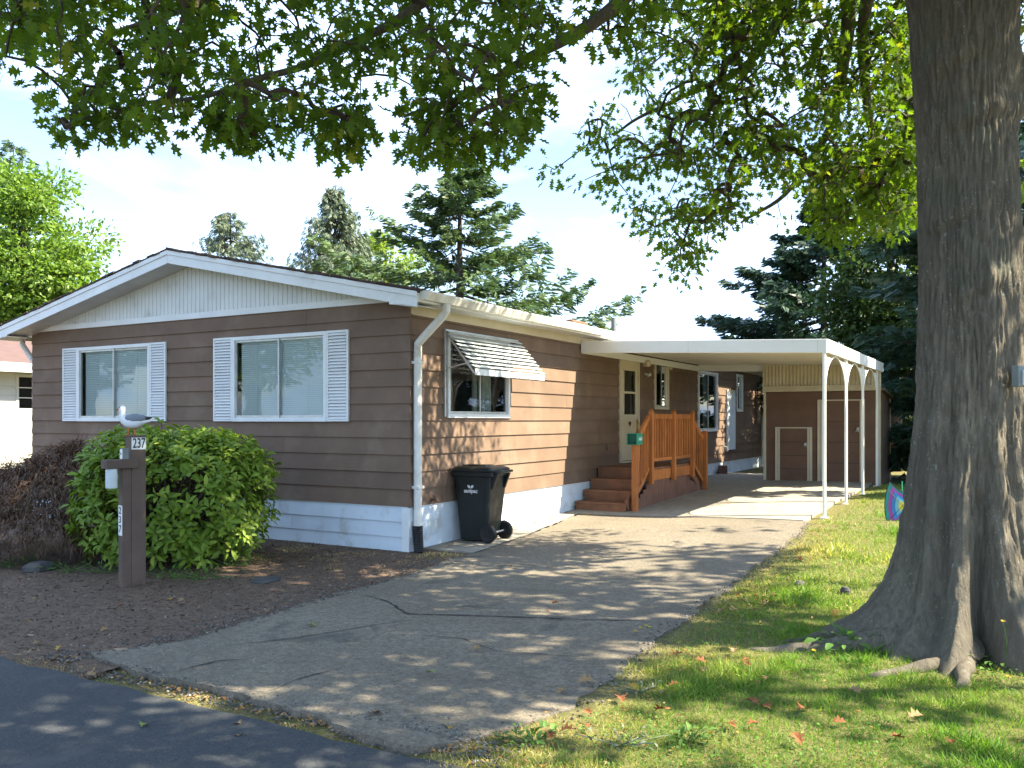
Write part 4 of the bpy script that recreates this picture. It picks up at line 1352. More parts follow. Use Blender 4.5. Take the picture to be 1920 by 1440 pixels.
def broadleaf(name, label, u, Y, v_top, half_px, v_base_crown, m, n_lobes=60, n_leaf=15000, leaf=.16, seed=0, squash=1.0, cat='tree', group=None, asp=1.0):
    rs = np.random.default_rng(seed)
    top = P(u, v_top, Y); base = P(u, v_base_crown, Y)
    rx = half_px / FPX * Y; rz = (top.z - base.z) / 2; cz = (top.z + base.z) / 2
    root = thing(name, label, cat, (top.x, Y, 0), 0, group)
    d = randdir(n_lobes, rs)
    rr = rs.uniform(.55, 1.0, n_lobes) ** .6
    C = d * rr[:, None] * np.array([rx * .78, rx * .78 * asp, rz * .80]) + np.array([0, 0, cz])
    sz = rs.uniform(.22, .40, n_lobes) * rx
    which = rs.integers(0, n_lobes, n_leaf)
    dd = randdir(n_leaf, rs)
    dd[:, 2] = np.where(dd[:, 2] < -.3, dd[:, 2] * .4, dd[:, 2])
    r3 = rs.uniform(.0, 1, n_leaf) ** .35
    r3 = r3 * (1 + .25 * rs.normal(size=n_leaf) * (rs.random(n_leaf) < .3))
    T = C[which] + dd * (sz[which] * r3)[:, None] * np.array([1, 1, .8])
    ax = dd + .7 * randdir(n_leaf, rs) + np.array([0, 0, -.25])
    Rm = frames(ax, randdir(n_leaf, rs) + np.array([0, 0, .8]))
    me = scatter('crown', DIAMOND[0], DIAMOND[1], Rm, T, rs.uniform(.7, 1.3, n_leaf) * leaf)
    cr_ = link('crown', me, m, root); tag(cr_, kind='stuff')
    tk = MB(); tk.tube([(0, 0, -.1), (.05, 0, cz * .5), (0, .05, cz), (.03, 0, cz + rz * .5)], [rx * .10 + .06, rx * .085 + .04, rx * .06 + .03, .04], 9)
    tko = tk.build('trunk', M['bark_bg'], root, smooth=True)
    lb = MB()
    for i in range(0, n_lobes, 2):
        c = Vector(C[i]); s0 = Vector((0, 0, cz - rz * .6 + rs.uniform(0, .5) * rz))
        lb.tube([s0, s0.lerp(c, .5) + Vector((0, 0, .12 * rx)), c], [.03 * rx + .01, .02 * rx + .008, .012], 5)
    tag(lb.build('limbs', M['bark_bg'], root), kind='stuff')
    return root

def conifer(name, label, u, Y, v_top, half_px_at, m, z_low=.4, whorls=26, per=9, n_spray=26, droop=.25, needle=.16, seed=0, tipup=.1, ragged=.25, pend=0.0, cat='tree', group=None, nl=6):
    """half_px_at: list of (v, half width px). branches carry many flat needle sprays"""
    rs = np.random.default_rng(seed)
    top = P(u, v_top, Y)
    root = thing(name, label, cat, (top.x, Y, 0), 0, group)
    zs_ = np.array([CAMH - (v - HOR) / FPX * Y for v, _ in half_px_at]); hw = np.array([h / FPX * Y for _, h in half_px_at])
    o = np.argsort(zs_); zs_, hw = zs_[o], hw[o]
    H = top.z
    tk = MB(); tk.tube([(0, 0, -.1), (0, 0, H * .5), (0, 0, H * .98)], [H * .018 + .05, H * .011 + .02, .01], 8)
    tk.build('trunk', M['bark_bg'], root, smooth=True)
    Ts = []; Ds = []; Us = []; Ss = []
    bt = MB()
    for k in range(whorls):
        z = z_low + (H - z_low) * (k / whorls) ** .92
        for j in range(per):
            a = rs.uniform(0, 2 * math.pi)
            zz = z + rs.uniform(-.5, .5) * (H / whorls)
            L = float(np.interp(zz, zs_, hw)) * (1 + ragged * rs.normal() * .6)
            L = max(L, .12)
            dx, dy = math.cos(a), math.sin(a)
            n = int(n_spray * (.35 + .65 * min(1, L / max(hw))))
            t = rs.uniform(.08, 1, n) ** .8
            lat = rs.normal(size=n) * .15 * L * (1.05 - t) ** .6
            px = dx * L * t - dy * lat; py = dy * L * t + dx * lat
            pz_ = zz - droop * L * t + tipup * L * t * t * 1.6 - np.abs(lat) * .25 + rs.normal(size=n) * .03 * (1 + L * .2)
            if pend:
                pz_ = pz_ - pend * rs.random(n) ** 1.2 * (.3 + t)
            Ts.append(np.stack([px, py, pz_], 1))
            dirv = np.stack([dx - dy * np.sign(lat) * .8 + rs.normal(size=n) * .35, dy + dx * np.sign(lat) * .8 + rs.normal(size=n) * .35, -.25 - pend * 1.6 + rs.normal(size=n) * .3], 1)
            Ds.append(dirv); Us.append(np.tile([[0, 0, .6]], (n, 1)) + 1.1 * randdir(n, rs)); Ss.append(rs.uniform(.7, 1.35, n))
            if j % 2 == 0:
                bt.tube([(0, 0, zz), (dx * L * .5, dy * L * .5, zz - droop * L * .5), (dx * L * .95, dy * L * .95, zz - droop * L * .95 + tipup * L * 1.4)], [.02 + L * .008, .014, .005], 4)
    tag(bt.build('limbs', M['bark_bg'], root), kind='stuff')
    T = np.concatenate(Ts); D = np.concatenate(Ds); U = np.concatenate(Us); S = np.concatenate(Ss)
    # each spray: a central shoot with side needles
    v = []; f = []
    for i in range(nl):
        yy = i / nl
        for s in (-1, 1):
            b = len(v)
            v += [(0, yy, 0), (s * (.50 - .30 * yy), yy + .28, -.08), (s * (.34 - .22 * yy), yy + .50, -.05)]
            f.append([b, b + 1, b + 2])
    me = scatter('crown', v, f, frames(D, U), T, S * needle)
    tag(link('crown', me, m, root), kind='stuff')
    return root

GB_ = 'background trees behind the houses'
broadleaf('lime_tree', 'round sunlit lime-green leafy tree at the far left', 40, 34, 285, 168, 690, M['lf_lime'], 95, 30000, .20, 1, group=GB_)
conifer('fir_tree', 'fir tree whose tip rises behind the lime-green tree', 25, 48, 258, [(258, 4), (300, 30), (340, 55), (640, 140)], M['nd_spruce'], seed=2, needle=.30, whorls=30, per=7, n_spray=16, group=GB_)
conifer('weeping_conifer', 'small pale weeping conifer behind the roof ridge', 432, 46, 386, [(386, 6), (410, 26), (440, 52), (470, 62), (640, 95)], M['nd_grey'], seed=3, needle=.17, whorls=30, per=9, n_spray=44, pend=.55, droop=.1, group=GB_)
conifer('weeping_conifer', 'tall twin-tipped pale weeping conifer beside the yellow-green tree', 628, 40, 342, [(342, 8), (370, 28), (400, 44), (450, 66), (500, 84), (640, 120)], M['nd_grey'], seed=4, needle=.17, whorls=36, per=10, n_spray=50, pend=.7, droop=.1, group=GB_)
broadleaf('yellow_tree', 'bright yellow-green leafy tree between weeping conifer and spruce', 722, 44, 416, 78, 640, M['lf_yellow'], 40, 9000, .22, 5, group=GB_)
conifer('spruce_tree', 'large green spruce with sweeping branches behind the gutter', 862, 29, 270, [(262, 4), (330, 40), (380, 85), (420, 105), (455, 135), (500, 175), (560, 225), (640, 250)], M['nd_spruce'], seed=6, needle=.20, whorls=21, per=8, n_spray=120, droop=.28, tipup=.26, ragged=.42, group=GB_, nl=6)
for i, (u_, vt_, w_) in enumerate(((1096, 590, 14), (1128, 583, 21))):
    broadleaf('arborvitae', ['smaller left arborvitae peeking over the roof edge', 'taller right arborvitae peeking over the roof edge'][i], u_, 38, vt_, w_ * 1.15, 760, M['lf_arb'], 40, 4500, .14, 7 + i, group='arborvitae over the roof')
conifer('dark_spruce', 'dark blue-green spruce behind the carport roof', 1545, 27, 345, [(345, 6), (420, 45), (470, 75), (520, 140), (560, 150), (600, 185), (680, 210), (800, 215)], M['nd_dark'], seed=9, needle=.20, whorls=22, per=8, n_spray=120, droop=.22, tipup=.16, ragged=.35, group=GB_)
broadleaf('dark_tree', 'dark dense leafy tree behind the storage shed', 1672, 22.5, 360, 140, 800, M['lf_dark'], 80, 22000, .15, 10, group=GB_, asp=.8)
conifer('added_shade_fir', 'tall dark fir added behind the oak trunk to shade the far wall', 1800, 19, -150, [(-150, 8), (0, 60), (200, 110), (500, 150), (800, 160)], M['nd_dark'], seed=16, needle=.20, whorls=34, per=9, n_spray=60, droop=.25, tipup=.12, group=GB_)  # added fir, placed to keep sun off the house wall beyond the carport
broadleaf('dark_bush', 'dark low bush between the shed and the oak trunk', 1715, 23.5, 690, 78, 930, M['lf_dark'], 40, 8000, .13, 11, cat='bush')
conifer('blue_spruce', 'blue spruce half hidden behind the oak trunk at the right edge', 1945, 17, 250, [(250, 6), (350, 45), (560, 90), (800, 120)], M['nd_blue'], seed=12, needle=.18, whorls=26, per=8, n_spray=22, group=GB_)
broadleaf('bright_tree', 'sunny yellow-green tree behind the oak at the right edge', 1975, 15, 120, 62, 860, M['lf_yellow'], 30, 5000, .13, 13, group=GB_, asp=1.3)
broadleaf('hedge_tree', 'leafy green hedge tree glimpsed between house and shed', 1400, 40, 690, 90, 800, M['lf_lime'], 40, 6000, .16, 14, group=GB_)

# trees across the road, seen only as reflections in the front windows
for i, (x_, y_, h_, m_) in enumerate(((-24, 7.0, 8.5, 'lf_lime'), (-21, 1.5, 7.5, 'lf_arb'), (-30, 12.0, 9.0, 'lf_dark'))):
    r2 = broadleaf('street_tree', ['lime-green street tree mirrored in the left front window', 'green street tree mirrored in the right front window', 'dark street tree mirrored far back in the front windows'][i], 960, 30, 787 - (h_ - 1.62) / 30 * FPX, 165, 760, M[m_], 45, 7000, .24, 40 + i, group='street trees mirrored in the windows')
    r2.location = (x_, y_, 0)
# ------------------------------------------------------------------ broad-leaved shrub by the front wall
M['shrub'] = leaf_mat('shrub_leaf', (.105, .175, .018), (.195, .285, .032), (1.5, 1.6, .6), .30, rough=.5, c=(.32, .38, .05), spec=.3)
M['twig'] = mat('twig_bark', (.085, .062, .045), (.055, .04, .03), 12, .9)
def pick_largest(T, S, k, ok=None):
    """indices of the k leaves that show largest in the frame"""
    u = 960 + FPX * T[:, 0] / T[:, 1]; v = HOR - FPX * (T[:, 2] - CAMH) / T[:, 1]
    size = S / T[:, 1]
    vis = (T[:, 1] > 1) & (u > 0) & (u < 1920) & (v > 0) & (v < 1440)
    if ok is not None: vis &= ok
    size = np.where(vis, size, -1)
    return np.argsort(-size)[:k]

def leaf_objects(tv, tf, Rm, T, S, m, parent, base, name='leaf'):
    me = bpy.data.meshes.new(name); me.from_pydata(tv, [], tf); me.update(); me.materials.append(m)
    for i in range(len(T)):
        o = bpy.data.objects.new(name, me); COL.objects.link(o); o.parent = parent
        mt = Matrix(((*(Rm[i][0] * S[i]), T[i][0] - base[0]), (*(Rm[i][1] * S[i]), T[i][1] - base[1]), (*(Rm[i][2] * S[i]), T[i][2] - base[2]), (0, 0, 0, 1)))
        o.matrix_local = mt

def leafy_shrub():
    rs = np.random.default_rng(50)
    c = np.array([-3.86, 9.95, .76]); rad = np.array([1.10, .92, .76])
    root = thing('laurel_shrub', 'rounded glossy green broad-leaved shrub beneath the front windows', 'shrub', (c[0], c[1], 0), 0)
    nb = 1000
    d = randdir(nb, rs); d[:, 2] = np.where(d[:, 2] < -.80, -d[:, 2], d[:, 2])
    lump = 1 + .16 * (npnoise(d[:, 0] * 2.2 + 5, d[:, 1] * 2.2 + d[:, 2] * 2.7, 8) - .5) * 2
    # flatter box-like body
    e = np.sign(d) * np.abs(d) ** .78
    tips = c + e * rad * (lump * rs.uniform(.80, 1.03, nb) * np.where(rs.random(nb) < .05, 1.10, 1.0))[:, None]
    tips[:, 2] = np.maximum(tips[:, 2], .10)
    lv, lf_ = oval_leaf(.19)
    Ts = []; Ds = []; Us = []; Ss = []
    st = MB()
    for i in range(nb):
        n = rs.integers(6, 11)
        ax = d[i] * .7 + np.array([0, 0, .55]); ax /= np.linalg.norm(ax)
        a0 = rs.uniform(0, 6.28)
        side = np.cross(ax, [0.3, .2, .9]); side /= np.linalg.norm(side); oth = np.cross(ax, side)
        for k in range(n):
            a = a0 + k * 2.4
            out = side * math.cos(a) + oth * math.sin(a)
            lift = rs.uniform(.15, .9)
            Ds.append(out + ax * lift); Us.append(ax + .3 * rs.normal(size=3))
            Ts.append(tips[i] - ax * .012 * k + out * .012)
            Ss.append(rs.uniform(.085, .135))
        if i % 3 == 0:
            b0 = Vector((c[0] + rs.normal() * .12, c[1] + rs.normal() * .12, .02)); tp_ = Vector(tips[i])
            mid = b0.lerp(tp_, .55) + Vector((0, 0, .10))
            st.tube([b0 - Vector(root.location), mid - Vector(root.location), tp_ - Vector(root.location)], [.016, .009, .004], 5)
    # inner, sparser leaves
    ni = 1100
    dd = randdir(ni, rs); r_ = rs.uniform(.35, .86, ni)
    Ti = c + dd * rad * r_[:, None]; Ti[:, 2] = np.maximum(Ti[:, 2], .10)
    T = np.concatenate([np.array(Ts), Ti]); D = np.concatenate([np.array(Ds), dd + randdir(ni, rs)]); U = np.concatenate([np.array(Us), randdir(ni, rs) + [0, 0, .8]])
    S = np.concatenate([np.array(Ss), rs.uniform(.08, .12, ni)])
    Rm = frames(D, U)
    front = (T[:, 1] < c[1] - .35)
    pk = pick_largest(T, S, 300, front)
    rest = np.ones(len(T), bool); rest[pk] = False
    base = np.array(root.location)
    me = scatter('foliage', lv, lf_, Rm[rest], T[rest] - base, S[rest])
    tag(link('foliage', me, M['shrub'], root, smooth=True), kind='stuff')
    leaf_objects(lv, lf_, Rm[pk], T[pk], S[pk], M['shrub'], root, base)
    tag(st.build('stems', M['twig'], root), kind='stuff')
leafy_shrub()

# ------------------------------------------------------------------ weeping lace-leaf maple, dark red
M['maple'] = leaf_mat('dark_red_laceleaf', (.098, .060, .038), (.17, .10, .062), (1.4, .9, .6), .2, c=(.10, .05, .03))
def weeping_maple():
    rs = np.random.default_rng(61)
    root = thing('laceleaf_maple', 'dark red weeping lace-leaf maple mound at the left edge', 'shrub', (-5.35, 10.55, 0), 0)
    n = 4600
    ang = rs.uniform(0, 2 * math.pi, n); r_ = rs.uniform(.0, 1, n) ** .55
    rx, ry, h = 1.55, 1.20, 1.38
    zt = h * np.sqrt(np.clip(1 - (r_ * .97) ** 2.4, 0, 1))
    zt = zt * (1 - .22 * (npnoise(np.cos(ang) * r_ * 3 + 7, np.sin(ang) * r_ * 3 + 3, 9) - .2))
    f = rs.uniform(0, 1, n) ** .7
    z = np.maximum(.05, zt * (1 - f * .55 * r_)) * rs.uniform(.86, 1.03, n)
    T0 = np.stack([rx * r_ * np.cos(ang), ry * r_ * np.sin(ang), z], 1)
    out = np.stack([np.cos(ang) * r_, np.sin(ang) * r_, -.2 - .9 * r_], 1)
    K = 7
    T = np.repeat(T0, K, 0) + rs.normal(size=(n * K, 3)) * .02
    D = np.repeat(out, K, 0) + rs.normal(size=(n * K, 3)) * .55
    U = np.repeat(out * [1, 1, 0] + [0, 0, .6], K, 0) + .4 * randdir(n * K, rs)
    me = scatter('foliage', [(-.05, 0, 0), (.05, 0, 0), (.03, .6, -.03), (0, 1, -.12), (-.03, .6, -.03)], [[0, 1, 2, 3, 4]], frames(D, U), T, rs.uniform(.07, .13, n * K))
    tag(link('foliage', me, M['maple'], root), kind='stuff')
    st = MB()
    for k in range(26):
        a = rs.uniform(0, 6.28); q = rs.uniform(.5, .95)
        st.tube([(0, 0, 0), (.25 * math.cos(a), .25 * math.sin(a), .85), (rx * q * .7 * math.cos(a), ry * q * .7 * math.sin(a), 1.0), (rx * q * math.cos(a), ry * q * math.sin(a), .45)], [.04, .025, .015, .006], 5)
    tag(st.build('stems', M['twig'], root), kind='stuff')
weeping_maple()

# ------------------------------------------------------------------ the oak
OX, OY = 3.215, 6.15
oak = thing('oak_tree', 'massive oak with furrowed grey trunk and lobed leaves overhanging the drive', 'tree', (OX, OY, 0), 0)
def bark_material():
    m, nt, pb, out = new_mat('oak_bark')
    pb.inputs['Roughness'].default_value = .95; pb.inputs['Specular IOR Level'].default_value = .15
    f1, _ = noise_fac(nt, 22, (1, 1, .18), detail=8, rough=.75, dist=.4)
    col = mixc(nt, f1, (.105, .090, .070), (.240, .208, .162))
    f2, _ = noise_fac(nt, 1.1, (1, 1, .7), detail=4)
    col = mixc(nt, f2, col, (.135, .118, .095))
    f3, _ = noise_fac(nt, 34, (1, 1, .6), detail=3, lo=.66, hi=.72)
    col = mixc(nt, f3, col, (.24, .25, .22))                    # lichen spots
    vt = N(nt, 'ShaderNodeTexVoronoi'); vt.inputs['Scale'].default_value = 46
    tcv = N(nt, 'ShaderNodeTexCoord'); mpv = N(nt, 'ShaderNodeMapping'); mpv.inputs['Scale'].default_value = (1, 1, .62)
    nt.links.new(tcv.outputs['Object'], mpv.inputs['Vector']); nt.links.new(mpv.outputs[0], vt.inputs['Vector'])
    lt = N(nt, 'ShaderNodeMath', operation='LESS_THAN'); lt.inputs[1].default_value = .19
    nt.links.new(vt.outputs['Distance'], lt.inputs[0])
    f5, _ = noise_fac(nt, 3.2, (1, 1, .7), detail=4, lo=.46, hi=.60)
    ml = N(nt, 'ShaderNodeMath', operation='MULTIPLY'); nt.links.new(lt.outputs[0], ml.inputs[0]); nt.links.new(f5, ml.inputs[1])
    col = mixc(nt, ml.outputs[0], col, (.27, .265, .215))
    f4, _ = noise_fac(nt, 2.3, (1, 1, .8), detail=6, lo=.58, hi=.74)
    col = mixc(nt, f4, col, (.125, .135, .10))                 # algae
    nt.links.new(col, pb.inputs['Base Color'])
    _, h1 = noise_fac(nt, 26, (1, 1, .20), detail=8, rough=.75, dist=.5)
    _, h2 = noise_fac(nt, 70, (1, 1, .5), detail=5)
    ad = N(nt, 'ShaderNodeMath', operation='MULTIPLY_ADD'); ad.inputs[1].default_value = .35
    nt.links.new(h2, ad.inputs[0]); nt.links.new(h1, ad.inputs[2])
    bump(nt, pb, ad.outputs[0], .9, .035)
    return m
M['oakbark'] = bark_material()

LOBES = [(-178, .42, .26, 20), (-150, .22, .32, 13), (-124, .46, .36, 12), (-82, .42, .50, 13), (-45, .42, .42, 16), (10, .45, .32, 22), (55, .40, .3, 22), (105, .45, .3, 25), (148, .42, .32, 22)]
def trunk_r(th, z):
    """radius of the bole at angle th (radians), height z"""
    R0 = .315 + .12 * math.exp(-max(z, 0) / .95) + .03 * max(0, z - 3.6)
    r = R0
    for (a, amp, hh, wd) in LOBES:
        d = (math.degrees(th) - a + 180) % 360 - 180
        w = wd * (1 + .9 * math.exp(-max(z, 0) / .5) * .3)
        r += amp * math.exp(-max(z, -.1) / hh) * math.exp(-(d / w) ** 2)
    for (a, dp, hh) in ((-163, .10, .5), (-137, .09, .7), (-103, .16, .75), (-63, .14, .8), (-22, .10, .6), (35, .08, .5)):
        d = (math.degrees(th) - a - 4 * math.sin(z * 3.1 + a) + 180) % 360 - 180
        r -= dp * math.exp(-max(z, 0) / hh) * math.exp(-(d / 6.5) ** 2)
    fl = .040 * math.exp(-abs(z - .9) / 1.0)
    r += fl * math.cos(math.radians(11.5 * (math.degrees(th) % 360 - 50)) * 1.0) * .9
    return r
def oak_trunk():
    nth, nzz = 300, 300
    vs = []; fs = []
    zs_ = [-.12 + 6.4 * (i / nzz) ** 1.25 for i in range(nzz + 1)]
    for z in zs_:
        cx = .02 * math.sin(z * .8); cy = 0
        for k in range(nth):
            th = 2 * math.pi * k / nth - math.pi
            r = trunk_r(th, z)
            cth, sth = math.cos(th), math.sin(th)
            # furrowed plates: ridged noise drawn out along the stem
            q = Vector((cth * 6.5, sth * 6.5, z * 1.9))
            a = abs(mnoise.noise(q * 1.5)); b_ = abs(mnoise.noise(Vector((cth * 15, sth * 15, z * 5.5))))
            big = mnoise.noise(Vector((cth * 1.3, sth * 1.3, z * .55)))
            r += .020 * (min(a, .35) / .35 - .6) + .013 * (min(b_, .4) / .4 - .5) + .03 * big + .006 * mnoise.noise(Vector((cth * 34, sth * 34, z * 22)))
            for (zf, af, ww) in ((4.12, -118, 50), (3.72, -95, 45), (3.05, -130, 40), (2.55, -100, 30)):
                da = (math.degrees(th) - af + 180) % 360 - 180
                dzf = z - zf - .05 * math.sin(da * .05)
                r += (.022 * math.exp(-(dzf / .07) ** 2) - .016 * math.exp(-((dzf + .10) / .035) ** 2)) * math.exp(-(da / ww) ** 2)
            if z > 4.3:   # swelling to the first limbs
                r += .10 * ss(z, 4.3, 5.3) * (math.exp(-(((math.degrees(th) - 175 + 180) % 360 - 180) / 35) ** 2) + math.exp(-((math.degrees(th) - 5) / 35) ** 2))
            # old branch collar on the right
            dz = z - 3.95; da = (math.degrees(th) + 8 + 180) % 360 - 180
            r += .10 * math.exp(-(dz / .22) ** 2) * math.exp(-(da / 28) ** 2)
            vs.append((cx + r * cth, cy + r * sth, z))
    for i in range(nzz):
        for k in range(nth):
            a = i * nth + k; b = i * nth + (k + 1) % nth
            fs.append((a, b, b + nth, a + nth))
    me = bpy.data.meshes.new('trunk'); me.from_pydata(vs, [], fs); me.update()
    return link('trunk', me, M['oakbark'], oak, smooth=True)
trunk = oak_trunk()
def root_tube(pts, rad, name='root'):
    P_ = []; R_ = []
    for i in range(len(pts) - 1):
        for k in range(6):
            t = k / 6
            p = Vector(pts[i]).lerp(Vector(pts[i + 1]), t)
            P_.append(p + Vector((nz(p.x, p.y, 1, 6), nz(p.x, p.y, 2, 6), .3 * nz(p.x, p.y, 3, 6))) * .025); R_.append((rad[i] * (1 - t) + rad[i + 1] * t) * (1 + .18 * nz(p.x, p.y, 4, 9)))
    P_.append(Vector(pts[-1])); R_.append(rad[-1])
    MB().tube(P_, R_, 12).build(name, M['oakbark'], trunk, smooth=True)
def rel(u, v, z=0.0):
    Y = FPX * (CAMH - z) / (v - HOR)
    p = P(u, v, Y); return Vector((p.x - OX, Y - OY, z))
root_tube([(-.40, .22, .14), (-.75, .20, .05), (-1.1, .12, .005), (-1.4, .10, -.03)], [.11, .075, .05, .03])
root_tube([(-.35, -.10, .10), rel(1560, 1215, .03), rel(1480, 1221, .02), rel(1420, 1222, .01), rel(1370, 1222, -.04)], [.13, .07, .045, .032, .012])
root_tube([(-.22, -.50, .16), rel(1795, 1225, .07), rel(1812, 1252, .05), rel(1802, 1280, .035), rel(1788, 1310, -.02)], [.11, .072, .052, .036, .012])
root_tube([(-.24, -.50, .06), rel(1755, 1248, .04), rel(1690, 1260, .03), rel(1640, 1268, .02), rel(1590, 1276, -.03)], [.075, .050, .036, .026, .012])
root_tube([(.32, -.42, .35), (.45, -.75, .12), (.55, -1.0, .02), (.6, -1.2, -.05)], [.14, .11, .07, .03])
root_tube([(.5, -.2, .25), (.9, -.35, .08), (1.3, -.4, -.03)], [.14, .10, .04])

add_sensor_box(Vector((OX + .185, OY - .37, CAMH + (HOR - 706) / FPX * 5.8)), R(14))

# limbs: main ones as tapered tubes, then a branching net out to the leaf clusters
limb_nodes = []      # (pos, radius)
def limb(pts, r0, r1):
    pts = [Vector(p) for p in pts]
    n = 10 * (len(pts) - 1)
    PP = []; RR = []
    for i in range(n + 1):
        t = i / n * (len(pts) - 1); k = min(int(t), len(pts) - 2); f = t - k
        p0 = pts[max(k - 1, 0)]; p1 = pts[k]; p2 = pts[k + 1]; p3 = pts[min(k + 2, len(pts) - 1)]
        p = .5 * ((2 * p1) + (p2 - p0) * f + (2 * p0 - 5 * p1 + 4 * p2 - p3) * f * f + (3 * p1 - p0 - 3 * p2 + p3) * f ** 3)
        p = p + Vector((nz(p.x, p.z, 1, 1.7), nz(p.y, p.z, 5, 1.7), nz(p.x, p.y, 9, 1.7))) * .06
        PP.append(p); RR.append(r0 + (r1 - r0) * (i / n) ** .8)
    for p, r in zip(PP[3:], RR[3:]):
        limb_nodes.append((p, r))
    o = Vector((OX, OY, 0))
    MB().tube([p - o for p in PP], RR, 10).build('limb', M['oakbark'], oak, smooth=True)
T0 = Vector((OX, OY, 0))
limb([T0 + Vector((-.1, 0, 4.6)), P(1400, -150, 6.6), P(1110, 45, 7.0), P(980, 110, 7.3), P(870, 175, 7.6), P(760, 215, 7.9)], .085, .015)
limb([T0 + Vector((-.1, .05, 5.0)), P(1250, -330, 6.4), P(900, -60, 6.8), P(640, 90, 7.1), P(430, 170, 7.2), P(250, 190, 7.3)], .075, .012)
limb([T0 + Vector((-.1, -.05, 5.2)), P(1100, -420, 5.8), P(700, -160, 6.2), P(400, -10, 6.6), P(200, 60, 6.8)], .07, .012)
limb([T0 + Vector((-.05, .2, 4.9)), P(1560, -140, 8.6), P(1455, 45, 9.6), P(1400, 120, 10.0), P(1265, 185, 10.2), P(1150, 260, 10.4)], .10, .012)
limb([T0 + Vector((0, .25, 5.1)), P(1600, -120, 8.8), P(1587, 90, 9.4), P(1560, 230, 10.0), P(1500, 330, 10.4), P(1390, 420, 10.8)], .12, .015)
limb([T0 + Vector((.05, .2, 4.8)), P(1640, -60, 8.4), P(1620, 150, 9.2), P(1650, 300, 9.6), P(1640, 410, 9.9)], .10, .015)
limb([T0 + Vector((.22, -.05, 3.80)), T0 + Vector((.62, -.05, 4.10)), T0 + Vector((1.6, 0, 4.9)), T0 + Vector((3.2, .1, 5.9)), T0 + Vector((5, .3, 6.4))], .16, .03)
limb([T0 + Vector((0, 0, 6.2)), T0 + Vector((.1, .1, 8.5)), T0 + Vector((.0, 0, 11.5)), T0 + Vector((.2, 0, 14))], .30, .04)
limb([T0 + Vector((0, 0, 6.5)), T0 + Vector((2, -1.5, 8.0)), T0 + Vector((4.5, -2.5, 9.0)), T0 + Vector((7, -3, 9.3))], .18, .03)
limb([T0 + Vector((0, 0, 6.8)), T0 + Vector((2.5, 1.5, 9.0)), T0 + Vector((5, 2.5, 10)), T0 + Vector((7.5, 3, 10.4))], .18, .03)
limb([T0 + Vector((0, 0, 7.2)), T0 + Vector((-2, -1.5, 9.0)), T0 + Vector((-4.5, -2.5, 9.6)), T0 + Vector((-7, -2.5, 9.3))], .17, .03)
limb([T0 + Vector((0, 0, 7.6)), T0 + Vector((-2, 1.5, 9.4)), T0 + Vector((-4, 3, 10)), T0 + Vector((-6, 3.6, 9.5))], .16, .03)
limb([T0 + Vector((0, 0, 6.0)), T0 + Vector((.5, -2, 7.4)), T0 + Vector((.8, -4, 8.0)), T0 + Vector((1, -6.5, 8.0))], .17, .03)
limb([T0 + Vector((0, 0, 8.6)), T0 + Vector((1.5, .3, 11)), T0 + Vector((3.5, .5, 12.5))], .13, .03)
limb([T0 + Vector((0, 0, 5.6)), T0 + Vector((1.8, 1.2, 6.6)), T0 + Vector((4, 2.2, 7.2)), T0 + Vector((6.5, 2.8, 7.0))], .14, .03)
limb([T0 + Vector((0, 0, 5.4)), T0 + Vector((1.8, -1.4, 6.2)), T0 + Vector((4, -2.2, 6.6)), T0 + Vector((6.2, -2.0, 6.4))], .14, .03)
limb([T0 + Vector((-.1, -.1, 5.6)), T0 + Vector((-1.6, -1.6, 6.6)), T0 + Vector((-3.6, -2.6, 6.8)), T0 + Vector((-6.0, -2.2, 6.3))], .13, .025)

def in_poly(u, v, poly):
    poly = np.asarray(poly, float); n = len(poly)
    ins = np.zeros(len(u), bool); j = n - 1
    for i in range(n):
        xi, yi = poly[i]; xj, yj = poly[j]
        c = ((yi > v) != (yj > v)) & (u < (xj - xi) * (v - yi) / (yj - yi + 1e-12) + xi)
        ins ^= c; j = i
    return ins
